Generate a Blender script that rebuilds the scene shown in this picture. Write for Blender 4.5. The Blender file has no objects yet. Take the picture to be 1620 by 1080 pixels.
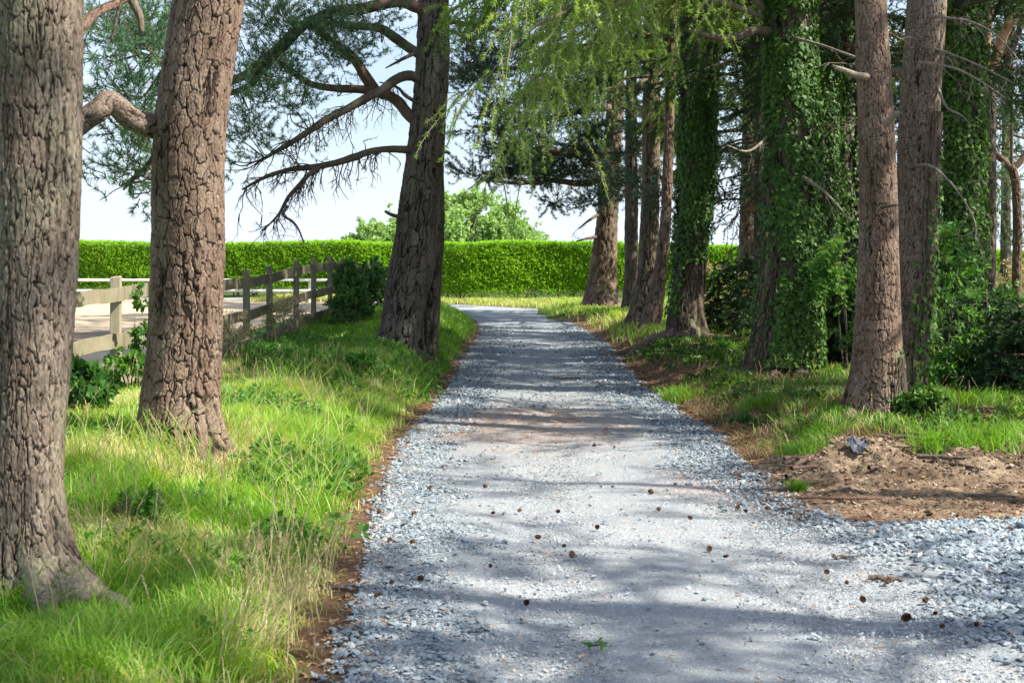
import bpy, math, random
import numpy as np
from mathutils import Vector

# ------------------------------------------------------------------ camera, sky, sun
SC = bpy.context.scene
COL = SC.collection
F, CX, HZ, CH = 2250.0, 810.0, 440.0, 1.6        # focal length and horizon of the photo in its pixels, eye height
cam_d = bpy.data.cameras.new('camera'); cam = bpy.data.objects.new('camera', cam_d); COL.objects.link(cam)
cam.location = (0, 0, CH); cam.rotation_euler = (math.radians(90), 0, 0)
cam_d.sensor_width = 36; cam_d.lens = 50; cam_d.shift_y = -(540 - HZ) / 1620
cam_d.clip_end = 3000
cam_d.dof.use_dof = True; cam_d.dof.focus_distance = 17; cam_d.dof.aperture_fstop = 7
SC.camera = cam

SUN_AZ, SUN_EL = 107.0, 48.0                      # clockwise from the view direction
w = bpy.data.worlds.new("World"); SC.world = w; w.use_nodes = True
nt = w.node_tree; nt.nodes.clear()
out = nt.nodes.new('ShaderNodeOutputWorld'); bg = nt.nodes.new('ShaderNodeBackground')
sky = nt.nodes.new('ShaderNodeTexSky'); sky.sky_type = 'NISHITA'; sky.sun_disc = False
sky.sun_elevation = math.radians(SUN_EL); sky.sun_rotation = math.radians(SUN_AZ)
sky.air_density = 1.0; sky.dust_density = 1.5; sky.ozone_density = 1.0
tc = nt.nodes.new('ShaderNodeTexCoord'); mp = nt.nodes.new('ShaderNodeMapping'); mp.inputs['Scale'].default_value = (1.2, 1.2, 4.0)
ns = nt.nodes.new('ShaderNodeTexNoise'); ns.inputs['Scale'].default_value = 1.8; ns.inputs['Detail'].default_value = 6
cr = nt.nodes.new('ShaderNodeValToRGB'); cr.color_ramp.elements[0].position = .42; cr.color_ramp.elements[1].position = .70
mx = nt.nodes.new('ShaderNodeMixRGB'); mx.inputs[2].default_value = (4.75, 5.45, 6.6, 1)
nt.links.new(tc.outputs['Generated'], mp.inputs['Vector']); nt.links.new(mp.outputs[0], ns.inputs['Vector'])
nt.links.new(ns.outputs['Fac'], cr.inputs[0])
sxyz = nt.nodes.new('ShaderNodeSeparateXYZ'); nt.links.new(tc.outputs['Generated'], sxyz.inputs[0])
mr = nt.nodes.new('ShaderNodeMapRange'); mr.inputs[1].default_value = .02; mr.inputs[2].default_value = .13; mr.inputs[3].default_value = 1; mr.inputs[4].default_value = 0
nt.links.new(sxyz.outputs[2], mr.inputs[0]); mxx = nt.nodes.new('ShaderNodeMath'); mxx.operation = 'MAXIMUM'
nt.links.new(cr.outputs[0], mxx.inputs[0]); nt.links.new(mr.outputs[0], mxx.inputs[1]); nt.links.new(mxx.outputs[0], mx.inputs[0])
nt.links.new(sky.outputs[0], mx.inputs[1]); nt.links.new(mx.outputs[0], bg.inputs[0])
bg.inputs[1].default_value = 0.10
nt.links.new(bg.outputs[0], out.inputs[0])

sd_ = bpy.data.lights.new('sun', 'SUN'); sd_.energy = 5.0; sd_.angle = math.radians(0.55); sd_.color = (1, .95, .86)
sun = bpy.data.objects.new('sun', sd_); COL.objects.link(sun)
a, e = math.radians(SUN_AZ), math.radians(SUN_EL)
SDIR = np.array([math.sin(a) * math.cos(e), math.cos(a) * math.cos(e), math.sin(e)])
sun.rotation_euler = Vector(-SDIR).to_track_quat('-Z', 'Y').to_euler(); sun.location = (20, -5, 30)
SC.view_settings.view_transform = 'Standard'; SC.view_settings.look = 'None'
SC.view_settings.gamma = 1; SC.view_settings.exposure = 1.1
SC.cycles.max_bounces = 6; SC.cycles.diffuse_bounces = 3; SC.cycles.glossy_bounces = 2
SC.cycles.transmission_bounces = 4; SC.cycles.transparent_max_bounces = 4
SC.cycles.sample_clamp_indirect = 6

# ------------------------------------------------------------------ numbers
def hsh(ix, iy, s=0):
    x = (np.asarray(ix).astype(np.int64) * 374761393 + np.asarray(iy).astype(np.int64) * 668265263 + s * 974634777) & 0xffffffff
    x = ((x ^ (x >> 13)) * 1274126177) & 0xffffffff
    x = ((x ^ (x >> 16)) * 2246822519) & 0xffffffff
    x = x ^ (x >> 15)
    return (x & 0xffffff) / float(0x1000000)
def vn(x, y, s=0, per=None):
    ix = np.floor(x); iy = np.floor(y); fx = x - ix; fy = y - iy
    fx = fx * fx * (3 - 2 * fx); fy = fy * fy * (3 - 2 * fy)
    ia, ib = (ix, ix + 1) if per is None else (ix % per, (ix + 1) % per)
    return ((hsh(ia, iy, s) * (1 - fx) + hsh(ib, iy, s) * fx) * (1 - fy) + (hsh(ia, iy + 1, s) * (1 - fx) + hsh(ib, iy + 1, s) * fx) * fy)
def fbm(x, y, s=0, o=4, per=None):
    t = 0; a = .5; tot = 0
    for k in range(o):
        t = t + a * vn(x * 2**k, y * 2**k, s + k * 17, None if per is None else per * 2**k); tot += a; a *= .5
    return t / tot
def voro(x, y, s=0, per=None):
    ix = np.floor(x); iy = np.floor(y)
    f1 = np.full(x.shape, 9.); f2 = np.full(x.shape, 9.); idv = np.zeros(x.shape); oy = np.zeros(x.shape)
    for dx in (-1, 0, 1):
        for dy in (-1, 0, 1):
            cx = ix + dx; cy = iy + dy; hx = cx if per is None else cx % per
            px = cx + .1 + .8 * hsh(hx, cy, s); py = cy + .1 + .8 * hsh(hx, cy, s + 5)
            d = np.hypot(px - x, py - y); m = d < f1
            f2 = np.where(m, f1, np.minimum(f2, d)); idv = np.where(m, hsh(hx, cy, s + 9), idv); oy = np.where(m, py - y, oy); f1 = np.where(m, d, f1)
    VY[0] = oy; return f1, f2, idv
VY = [None]
def sst(a, b, x):
    t = np.clip((x - a) / (b - a), 0, 1); return t * t * (3 - 2 * t)
def norm(v): return v / np.maximum(np.linalg.norm(v, axis=-1, keepdims=True), 1e-9)

# ------------------------------------------------------------------ terrain
ZY = [-30, 14, 20, 25, 30, 40, 50, 60, 90, 2000]; ZZ = [0, 0, .06, .14, .24, .45, .6, .72, .95, 1.2]
def zr(Y): return np.interp(Y, ZY, ZZ)
_Yt = np.linspace(3, 70, 3000); _yt = HZ + F * (CH - zr(_Yt)) / _Yt
def road_pt(x, y):
    Y = float(np.interp(-y, -_yt, _Yt)); return ((x - CX) / F * Y, Y)
LEFT = [(540,1080),(556,980),(574,900),(590,830),(615,750),(645,690),(690,645),(718,600),(742,560),(764,525),(752,507),(728,494)]
RIGHT = [(850,497),(905,510),(960,545),(992,590),(1040,630),(1090,662),(1135,690),(1190,745),(1280,805),(1350,834),(1450,829),(1620,821)]
pl = [road_pt(*p) for p in LEFT]; pr = [road_pt(*p) for p in RIGHT]
# the drive swings left at its far end and opens into a yard on the right near the camera
POLY = np.array([(-1.25, -12), (-1.05, 2)] + pl + [(-4, 49.5), (-12, 50.5), (-30, 51), (-30, 53), (-10, 53.4), (-2, 52.2), (.9, 48)] + pr[0:] + [(5, 9.9), (14, 10.5), (14, -12)])
def road_sd(x, y):
    """signed distance to the drive outline, negative inside"""
    x = np.asarray(x, float); y = np.asarray(y, float); d = np.full(x.shape, 1e9); ins = np.zeros(x.shape, bool)
    n = len(POLY)
    for i in range(n):
        a = POLY[i]; b = POLY[(i + 1) % n]; ab = b - a
        t = np.clip(((x - a[0]) * ab[0] + (y - a[1]) * ab[1]) / (ab @ ab), 0, 1)
        d = np.minimum(d, np.hypot(x - a[0] - t * ab[0], y - a[1] - t * ab[1]))
        c = (a[1] > y) != (b[1] > y)
        ins ^= c & (x < (b[0] - a[0]) * (y - a[1]) / (b[1] - a[1] + 1e-12) + a[0])
    d = d + (fbm(x * 3, y * 3, 3) - .5) * .22 + (vn(x * 14, y * 14, 4) - .5) * .05
    return np.where(ins, -d, d)
FEN = lambda Y: -4.96 + .0434 * Y
def ground(x, y):
    x = np.asarray(x, float); y = np.asarray(y, float)
    sd = road_sd(x, y); xc = np.interp(y, [-10, 9, 20, 30, 48], [.4, .6, .9, .9, .4])
    left = x < xc
    hl = np.interp(y, [-5, 5.5, 8, 11, 20, 25, 29, 36, 44, 60], [.04, .05, .16, .34, .38, .46, .62, .48, .1, 0])
    hr = np.interp(y, [-5, 9, 12, 14, 20, 26, 34, 44, 60], [.03, .03, .12, .27, .24, .32, .22, .12, 0])
    wr = np.interp(y, [9, 11, 15, 30], [2.2, 1.9, 1.1, 1.0])
    wl = np.interp(y, [5, 10, 13, 20], [1.0, 1.9, 1.7, 1.2])
    z = zr(y) + np.where(left, hl * sst(0.02, 1, sd / wl), hr * sst(0.02, 1, sd / wr))
    # sandy arena behind the fence lies a little lower
    ar = sst(.3, 1.6, FEN(np.clip(y, 0, 40)) - x) * (y > 0)
    z = np.where(left, z * (1 - ar) + ar * (zr(y) + .22), z)
    rough = sst(0, .5, sd)
    z = z + rough * ((fbm(x * 1.2, y * 1.2, 11) - .5) * .14 * (1 - .8 * ar) + (fbm(x * 5, y * 5, 12) - .5) * .05 * (1 - ar))
    # low heap of dug soil on the right
    m = np.exp(-((x - 2.85) / .38)**2 - ((y - 12.15) / .4)**2) * .17 - np.exp(-((x - 3.6) / .45)**2 - ((y - 12.2) / .3)**2) * .06 + np.exp(-((x - 2.4) / .3)**2 - ((y - 11.3) / .5)**2) * .04
    z = z + m
    return z
def gz(x, y): return float(ground(np.array([x]), np.array([y]))[0])
def P(x, y, Y): return ((x - CX) / F * Y, Y, CH + (HZ - y) / F * Y)

# ------------------------------------------------------------------ mesh helpers
def mesh_np(name, V, Fs, mats, parent=None, attrs=None, smooth=False, loc=None):
    """Fs: list of (faces array (n,k), material index)"""
    V = np.asarray(V, np.float32)
    if loc is not None: V = V - np.asarray(loc, np.float32)
    me = bpy.data.meshes.new(name)
    Fs = [(np.asarray(f), mi) for f, mi in Fs if len(f)]
    me.vertices.add(len(V)); me.vertices.foreach_set('co', V.ravel())
    nl = sum(f.size for f, _ in Fs); npol = sum(len(f) for f, _ in Fs)
    me.loops.add(nl); me.loops.foreach_set('vertex_index', np.concatenate([f.ravel() for f, _ in Fs]).astype(np.int32))
    me.polygons.add(npol)
    tot = np.concatenate([np.full(len(f), f.shape[1]) for f, _ in Fs])
    st = np.concatenate([[0], np.cumsum(tot)[:-1]]).astype(np.int32)
    me.polygons.foreach_set('loop_start', st)
    me.polygons.foreach_set('material_index', np.concatenate([np.full(len(f), mi) for f, mi in Fs]).astype(np.int32))
    me.polygons.foreach_set('use_smooth', np.full(npol, bool(smooth)))
    for m in mats: me.materials.append(m)
    for k, v in (attrs or {}).items():
        at = me.attributes.new(k, 'FLOAT', 'POINT'); at.data.foreach_set('value', np.asarray(v, np.float32))
    me.update(calc_edges=True)
    o = bpy.data.objects.new(name, me); COL.objects.link(o)
    if parent is not None: o.parent = parent
    elif loc is not None: o.location = tuple(float(c) for c in loc)
    return o
def tag(o, label=None, cat=None, group=None, kind=None):
    if label: o['label'] = label
    if cat: o['category'] = cat
    if group: o['group'] = group
    if kind: o['kind'] = kind
    return o
def thing(name, label, cat, loc, group=None):
    o = bpy.data.objects.new(name, None); o.empty_display_size = .1; COL.objects.link(o); o.location = loc
    return tag(o, label, cat, group)
class Acc:
    """collects pieces of one mesh"""
    def __init__(s): s.V = []; s.F = []; s.n = 0; s.A = {}
    def add(s, V, Fs, **attrs):
        s.V.append(V)
        for f, mi in Fs:
            if len(f): s.F.append((np.asarray(f) + s.n, mi))
        for k in set(attrs) | set(s.A):
            s.A.setdefault(k, [np.zeros(s.n)]).append(np.broadcast_to(attrs.get(k, 0.), (len(V),)))
        s.n += len(V)
    def build(s, name, mats, parent=None, smooth=False, loc=None):
        if not s.n: return None
        return mesh_np(name, np.concatenate(s.V), s.F, mats, parent, {k: np.concatenate(v) for k, v in s.A.items()}, smooth, loc)

def catmull(pts, per=6):
    pts = np.asarray(pts, float)
    if len(pts) < 3: 
        t = np.linspace(0, 1, per + 1)[:, None]; return pts[0] * (1 - t) + pts[-1] * t
    p = np.vstack([2 * pts[0] - pts[1], pts, 2 * pts[-1] - pts[-2]]); o = []
    for i in range(1, len(p) - 2):
        t = np.linspace(0, 1, per, endpoint=False)[:, None]
        o.append(.5 * (2 * p[i] + (p[i+1] - p[i-1]) * t + (2*p[i-1] - 5*p[i] + 4*p[i+1] - p[i+2]) * t**2 + (3*p[i] - p[i-1] - 3*p[i+1] + p[i+2]) * t**3))
    o.append(p[-2][None]); return np.vstack(o)
def frames(C):
    T = norm(np.gradient(C, axis=0)); d = np.abs(C[-1] - C[0]); ref = np.zeros(3); ref[int(np.argmin(d))] = 1
    S = norm(np.cross(T, ref)); U = np.cross(S, T); return T, S, U
def tube(C, R, n=8, rough=0.0, seed=0, cap=True):
    C = np.asarray(C, float); R = np.broadcast_to(R, (len(C),)).astype(float)
    T, S, U = frames(C); th = np.linspace(0, 2 * math.pi, n, endpoint=False)
    rr = R[:, None] * np.ones(n)[None]
    if rough:
        ln = np.concatenate([[0], np.cumsum(np.linalg.norm(np.diff(C, axis=0), axis=1))])
        rr = rr * (1 + rough * (fbm(np.broadcast_to(th / 2 / math.pi * 6, rr.shape), np.broadcast_to(ln[:, None] * 9, rr.shape), seed, 3, 6) - .5) * 2)
    V = C[:, None] + rr[..., None] * (np.cos(th)[None, :, None] * S[:, None] + np.sin(th)[None, :, None] * U[:, None])
    m = len(C); i = np.arange(m - 1)[:, None] * n; j = np.arange(n)[None]; k = (j + 1) % n
    Fq = np.stack([i + j, i + k, i + n + k, i + n + j], -1).reshape(-1, 4)
    V = V.reshape(-1, 3)
    if cap:
        V = np.vstack([V, C[-1:] + T[-1:] * R[-1] * .4]); b = (m - 1) * n
        Ft = np.stack([b + j[0], b + k[0], np.full(n, m * n)], -1)
        return V, [(Fq, 0), (Ft, 0)]
    return V, [(Fq, 0)]

# ------------------------------------------------------------------ materials
def new_mat(name):
    m = bpy.data.materials.new(name); m.use_nodes = True; m.node_tree.nodes.clear(); return m, m.node_tree
def nd(nt, t, **kw):
    n = nt.nodes.new(t)
    for k, v in kw.items():
        if k in n.inputs.keys(): n.inputs[k].default_value = v
        else: setattr(n, k, v)
    return n
def ramp(nt, stops, fac):
    r = nt.nodes.new('ShaderNodeValToRGB'); e = r.color_ramp.elements
    while len(e) < len(stops): e.new(.5)
    for i, (p, c) in enumerate(stops): e[i].position = p; e[i].color = (*c, 1)
    nt.links.new(fac, r.inputs[0]); return r.outputs[0]
def attr(nt, name):
    a = nt.nodes.new('ShaderNodeAttribute'); a.attribute_name = name; return a.outputs['Fac']
def noise_o(nt, scale, detail=4, sc=(1,1,1), rough=.55):
    t = nt.nodes.new('ShaderNodeTexCoord'); m = nt.nodes.new('ShaderNodeMapping'); m.inputs['Scale'].default_value = sc
    n = nd(nt, 'ShaderNodeTexNoise', Scale=scale, Detail=detail, Roughness=rough)
    nt.links.new(t.outputs['Object'], m.inputs[0]); nt.links.new(m.outputs[0], n.inputs['Vector']); return n.outputs['Fac']
def mixc(nt, f, a, b, mode='MIX'):
    m = nt.nodes.new('ShaderNodeMixRGB'); m.blend_type = mode
    for i, v in enumerate((f, a, b)):
        if isinstance(v, (int, float)): m.inputs[i].default_value = v
        elif isinstance(v, tuple): m.inputs[i].default_value = (*v, 1)
        else: nt.links.new(v, m.inputs[i])
    return m.outputs[0]
def mathn(nt, op, a, b=0.):
    m = nt.nodes.new('ShaderNodeMath'); m.operation = op
    for i, v in enumerate((a, b)):
        if isinstance(v, (int, float)): m.inputs[i].default_value = v
        else: nt.links.new(v, m.inputs[i])
    return m.outputs[0]
def finish(nt, col, rough=.8, bump=None, bd=.01, transl=0., spec=.3, tcol=None):
    o = nt.nodes.new('ShaderNodeOutputMaterial'); p = nt.nodes.new('ShaderNodeBsdfPrincipled')
    if isinstance(col, tuple): p.inputs['Base Color'].default_value = (*col, 1)
    else: nt.links.new(col, p.inputs['Base Color'])
    p.inputs['Roughness'].default_value = rough; p.inputs['Specular IOR Level'].default_value = spec
    if bump is not None:
        b = nd(nt, 'ShaderNodeBump', Strength=1.0, Distance=bd); nt.links.new(bump, b.inputs['Height']); nt.links.new(b.outputs[0], p.inputs['Normal'])
    if transl:
        t = nt.nodes.new('ShaderNodeBsdfTranslucent'); c = tcol or mixc(nt, 1.0, col, (1.25, 1.25, .6), 'MULTIPLY'); nt.links.new(c, t.inputs[0])
        x = nd(nt, 'ShaderNodeMixShader'); x.inputs[0].default_value = transl
        nt.links.new(p.outputs[0], x.inputs[1]); nt.links.new(t.outputs[0], x.inputs[2]); nt.links.new(x.outputs[0], o.inputs[0])
    else: nt.links.new(p.outputs[0], o.inputs[0])
def leaf_mat(name, stops, transl=.35, rough=.5, spec=.35):
    m, nt = new_mat(name); finish(nt, ramp(nt, stops, attr(nt, 'rnd')), rough, transl=transl, spec=spec); return m
def bark_mat(name, crack, plate, plate2, lichen=(.2,.22,.16), lich=.25, fine=85):
    m, nt = new_mat(name); h = attr(nt, 'bk')
    n1 = noise_o(nt, 5, 5, (1,1,.5)); n2 = noise_o(nt, fine, 4, (1,1,.45)); n3 = noise_o(nt, 2.2, 6, (1,1,.6)); cid = attr(nt, 'cid')
    pc = mixc(nt, ramp(nt, [(.35,(0,0,0)),(.65,(1,1,1))], mathn(nt, 'ADD', mathn(nt, 'MULTIPLY', n1, .6), mathn(nt, 'MULTIPLY', cid, .4))), plate, plate2)
    pc = mixc(nt, ramp(nt, [(.5,(0,0,0)),(.72,(lich,)*3)], n3), pc, lichen)
    pc = mixc(nt, 1.0, pc, ramp(nt, [(.3,(.48,)*3),(.7,(1.42,)*3)], n2), 'MULTIPLY')
    pc = mixc(nt, 1.0, pc, ramp(nt, [(.34,(.62,.60,.56)),(.5,(.95,.95,.95)),(.68,(1.18,1.15,1.1))], noise_o(nt, 1.7, 7, (1,1,.35), .65)), 'MULTIPLY')
    c = mixc(nt, ramp(nt, [(.10,(0,0,0)),(.52,(1,1,1))], h), crack, pc)
    finish(nt, c, .9, mathn(nt, 'ADD', n2, mathn(nt, 'MULTIPLY', noise_o(nt, 22, 3, (1,1,.4)), 1.5)), .008, spec=.15); return m
BARK = {
 'pine': bark_mat('bark_pine', (.022,.015,.011), (.165,.12,.09), (.25,.19,.15)),
 'pink': bark_mat('bark_pinkish', (.022,.014,.010), (.15,.10,.072), (.24,.17,.125)),
 'grey': bark_mat('bark_grey', (.022,.017,.013), (.11,.088,.068), (.17,.14,.115), (.17,.19,.12), .45),
 'larch': bark_mat('bark_larch', (.022,.017,.012), (.13,.10,.07), (.19,.15,.11), (.14,.18,.08), .5),
 'grey2': bark_mat('bark_grey_brown', (.025,.018,.013), (.16,.12,.09), (.25,.20,.155), (.20,.22,.13), .65, fine=70),
 'orange': bark_mat('bark_orange', (.16,.08,.04), (.50,.28,.15), (.45,.30,.2), lich=.1),
}
TWIG = bark_mat('twig_bark', (.04,.03,.02), (.12,.09,.07), (.17,.135,.105), lich=.2)
TWIGP = bark_mat('twig_pale', (.10,.08,.06), (.22,.18,.14), (.28,.24,.19), lich=.1)
REDTW = bark_mat('branch_red', (.05,.03,.02), (.19,.115,.085), (.15,.10,.075), lich=.1)
PINE = leaf_mat('needles_pine', [(0,(.07,.15,.085)),(.5,(.11,.225,.115)),(.85,(.18,.30,.12)),(1,(.27,.36,.13))], .3)
PINED = leaf_mat('needles_pine_dark', [(0,(.035,.085,.06)),(.6,(.06,.125,.08)),(1,(.1,.18,.08))], .3)
LARCH = leaf_mat('needles_larch', [(0,(.13,.25,.045)),(.5,(.22,.38,.06)),(.9,(.36,.52,.09)),(1,(.48,.52,.16))], .48)
SPRUCE = leaf_mat('needles_spruce', [(0,(.02,.055,.022)),(.6,(.035,.09,.03)),(1,(.09,.17,.05))], .25)
HEDGE = leaf_mat('hedge_leaf', [(0,(.19,.38,.022)),(.5,(.31,.56,.035)),(.88,(.42,.66,.05)),(1,(.46,.42,.12))], .5)
IVY = leaf_mat('ivy_leaf', [(0,(.032,.082,.015)),(.55,(.075,.165,.027)),(.88,(.16,.29,.05)),(1,(.33,.34,.10))], .25, .55, .3)
BROAD = leaf_mat('broad_leaf', [(0,(.06,.17,.03)),(.5,(.10,.25,.04)),(1,(.2,.36,.07))], .45)
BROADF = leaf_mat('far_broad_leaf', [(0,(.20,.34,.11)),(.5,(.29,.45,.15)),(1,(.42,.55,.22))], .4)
BUSH = leaf_mat('bramble_leaf', [(0,(.03,.09,.025)),(.6,(.06,.16,.035)),(1,(.13,.26,.05))], .35)
GRASS = leaf_mat('grass_blade', [(0,(.06,.18,.018)),(.35,(.15,.33,.028)),(.6,(.29,.48,.05)),(.78,(.44,.54,.12)),(.9,(.55,.48,.23)),(1,(.62,.53,.31))], .45, .45)
STRAW = leaf_mat('dry_grass', [(0,(.26,.30,.10)),(.5,(.42,.36,.18)),(1,(.55,.46,.28))], .3)
RUST = leaf_mat('rusty_foliage', [(0,(.25,.09,.03)),(1,(.42,.18,.07))], .25)
YELLOW = leaf_mat('yellow_petal', [(0,(.75,.6,.03)),(1,(.85,.75,.05))], .2)

# ------------------------------------------------------------------ foliage helpers
def rng(s): return np.random.default_rng(s)
def strands(O, D, L, N, droop, r, wig=.06):
    t = np.linspace(0, 1, N)[None, :, None]; L = L[:, None, None]
    W = r.normal(0, 1, (len(O), 1, 3)) * wig; W2 = r.normal(0, 1, (len(O), 1, 3)) * wig
    return O[:, None] + D[:, None] * L * t + np.array([0, 0, -1.]) * droop * L * t**2 + (W * np.sin(t * 3.1) + W2 * np.sin(t * 6.3)) * L
def stems(Pn, r0, r1):
    """thin three-sided stems along strands (S,N,3)"""
    S, N, _ = Pn.shape; d = norm(Pn[:, -1] - Pn[:, 0]); a = norm(np.cross(d, [0.3, .2, 1.])); b = np.cross(d, a)
    rr = np.linspace(1, 0, N)[None, :, None] * (r0 - r1) + r1
    V = np.stack([Pn + rr * (math.cos(q) * a + math.sin(q) * b)[:, None] for q in (0, 2.1, 4.2)], 2).reshape(-1, 3)
    s = (np.arange(S) * N * 3)[:, None, None]; n = (np.arange(N - 1) * 3)[None, :, None]; j = np.arange(3)[None, None]; k = (j + 1) % 3
    base = s + n
    Fq = np.stack([base + j, base + k, base + 3 + k, base + 3 + j], -1).reshape(-1, 4)
    return V, Fq
def needles(Pn, per, nl, nw, fwd, r, start=1, flat=0., leaf=False, up=0.):
    S, N, _ = Pn.shape
    T = norm(np.gradient(Pn, axis=1))[:, start:]; B = Pn[:, start:]
    seg = np.linalg.norm(Pn[:, -1] - Pn[:, 0], axis=-1)[:, None, None, None] / N
    B = np.repeat(B[:, :, None], per, 2); T = np.repeat(T[:, :, None], per, 2)
    B = B + T * r.uniform(-.5, .5, B.shape[:3] + (1,)) * seg
    q = r.normal(0, 1, B.shape); 
    if flat: q[..., 2] *= (1 - flat)
    q[..., 2] += up
    d = norm(norm(q - (q * T).sum(-1, keepdims=True) * T) + T * fwd)
    side = norm(np.cross(d, r.normal(0, 1, d.shape)))
    if flat and leaf: side = norm(np.cross(d, np.array([0, 0, 1.]) + r.normal(0, .45, d.shape)))
    l = nl * r.uniform(.7, 1.25, d.shape[:3] + (1,)); B = B.reshape(-1, 3); d = d.reshape(-1, 3); side = side.reshape(-1, 3); l = l.reshape(-1, 1)
    n = len(B); i = np.arange(n)[:, None]
    if leaf:
        V = np.stack([B, B + d * l * .45 + side * nw * .5 * l / nl, B + d * l, B + d * l * .45 - side * nw * .5 * l / nl], 1).reshape(-1, 3)
        return V, i * 4 + np.arange(4)[None]
    V = np.stack([B - side * nw * .5, B + side * nw * .5, B + d * l], 1).reshape(-1, 3)
    return V, i * 3 + np.arange(3)[None]
def inview(Q, mar=.6):
    Y = Q[:, 1]; return (Y > 1) & (np.abs(Q[:, 0]) < .362 * Y + mar) & (Q[:, 2] < CH + HZ / F * Y + mar)
def foliage(acc, O, D, L, N, droop, per, nl, nw, fwd, r, tw=(.004, .0015), flat=0., leaf=False, wig=.06, up=0., cheap=True, hue=None):
    """stems and needles of many twigs; twigs outside the picture get fewer and broader needles"""
    if hue is None: hue = r.uniform(0, 1, len(O))
    vis = inview(O) if cheap else np.ones(len(O), bool)
    for m, pp, ww, ll in ((vis, per, nw, nl), (~vis, max(2, int(per * .45)), nw * 3.6, nl * 1.25)):
        if not m.any(): continue
        Pn = strands(O[m], D[m], L[m], N, droop, r, wig)
        V, Fq = stems(Pn, *tw); acc.add(V, [(Fq, 1)], bk=1., rnd=.5)
        V, Ff = needles(Pn, pp, ll, ww, fwd, r, 1, flat, leaf, up)
        k = 4 if leaf else 3; cnt = len(V) // m.sum()
        rn = np.repeat(hue[m], cnt) * .65 + np.repeat(r.uniform(0, 1, len(V) // k), k) * .35
        acc.add(V, [(Ff, 0)], rnd=rn, bk=1.)

STY = dict(
 pine = dict(N=5, droop=-.25, per=14, nl=.07, nw=.0085, fwd=.7, ls=(.18, .42), tw=(.006, .002), wig=.05),
 larch = dict(N=12, droop=.5, per=15, nl=.048, nw=.0095, fwd=.6, ls=(.3, .85), tw=(.009, .003), wig=.04),
 spruce = dict(N=8, droop=.25, per=12, nl=.045, nw=.015, fwd=.7, ls=(.25, .6), tw=(.006, .002), wig=.04, flat=.35),
 broad = dict(N=6, droop=.3, per=4, nl=.10, nw=.055, fwd=.6, ls=(.2, .5), tw=(.005, .002), wig=.08, leaf=True),
)
def crown(tr, name, mat, style, h0, h1, nb, L0, L1, rise, sag, seed, spm=9, az=None, sc=1., twig=None, dens=None, jit=.35):
    """limbs all round the trunk from h0 to h1 with twigs and needles"""
    r = rng(seed); st = dict(STY[style]); ls = st.pop('ls'); acc = Acc()
    f = (np.arange(nb) + r.uniform(0, 1, nb)) / nb; h = h0 + (h1 - h0) * f
    A = r.uniform(*(az or (0, 2 * math.pi)), nb) if az else (np.arange(nb) * 2.4 + r.normal(0, .3, nb))
    L = (L0 + (L1 - L0) * f) * r.uniform(1 - jit, 1 + jit, nb)
    Oa, Da, La, Ha = [], [], [], []
    for i in range(nb):
        c = tr['at'](h[i]); s = np.linspace(0, 1, 9)[:, None]; d = np.array([math.sin(A[i]), math.cos(A[i]), 0])
        C = c + d * L[i] * s + np.array([0, 0, 1.]) * (rise * s - sag * s**2) * L[i] + np.cumsum(r.normal(0, .018 * L[i], (9, 3)), 0)
        V, Fs = tube(C, np.linspace(.012 + .011 * L[i], .005, 9), 6); acc.add(V, [(f_, 1) for f_, _ in Fs], bk=1., rnd=.5)
        n = max(3, int(spm * L[i])); q = r.uniform(.18, 1, n)**.8; k = q * 8; k0 = np.clip(k.astype(int), 0, 7)
        O = C[k0] + (C[k0 + 1] - C[k0]) * (k - k0)[:, None]
        T = norm(C[k0 + 1] - C[k0]); sd = np.cross(T, [0, 0, 1.]) * np.where(r.random(n) < .5, 1, -1)[:, None]
        D = norm(sd * r.uniform(.3, 1, (n, 1)) + T * r.uniform(.3, 1, (n, 1)) + r.normal(0, .25, (n, 3)) + np.array([0, 0, .15 if style == 'pine' else -.1]))
        Oa.append(O); Da.append(D); La.append(r.uniform(*ls, n) * sc * (1.15 - .5 * q)); Ha.append(np.clip(r.normal(.5 + .3 * math.sin(i * 1.7), .2, n), 0, 1))
        # short side shoots off the twigs, to fill the spray
        O2 = O + D * (La[-1] * .5)[:, None]; D2 = norm(D + r.normal(0, .6, D.shape)); Oa.append(O2); Da.append(D2); La.append(La[-1] * .7); Ha.append(Ha[-1])
    O = np.concatenate(Oa); D = np.concatenate(Da); L_ = np.concatenate(La); Hh = np.concatenate(Ha)
    if dens is not None:
        m = dens(O, r); O, D, L_, Hh = O[m], D[m], L_[m], Hh[m]
    foliage(acc, O, D, L_, r=r, hue=Hh, **st)
    return acc.build(name, [mat, twig or TWIG], tr['o'], loc=tr['loc'])
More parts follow.
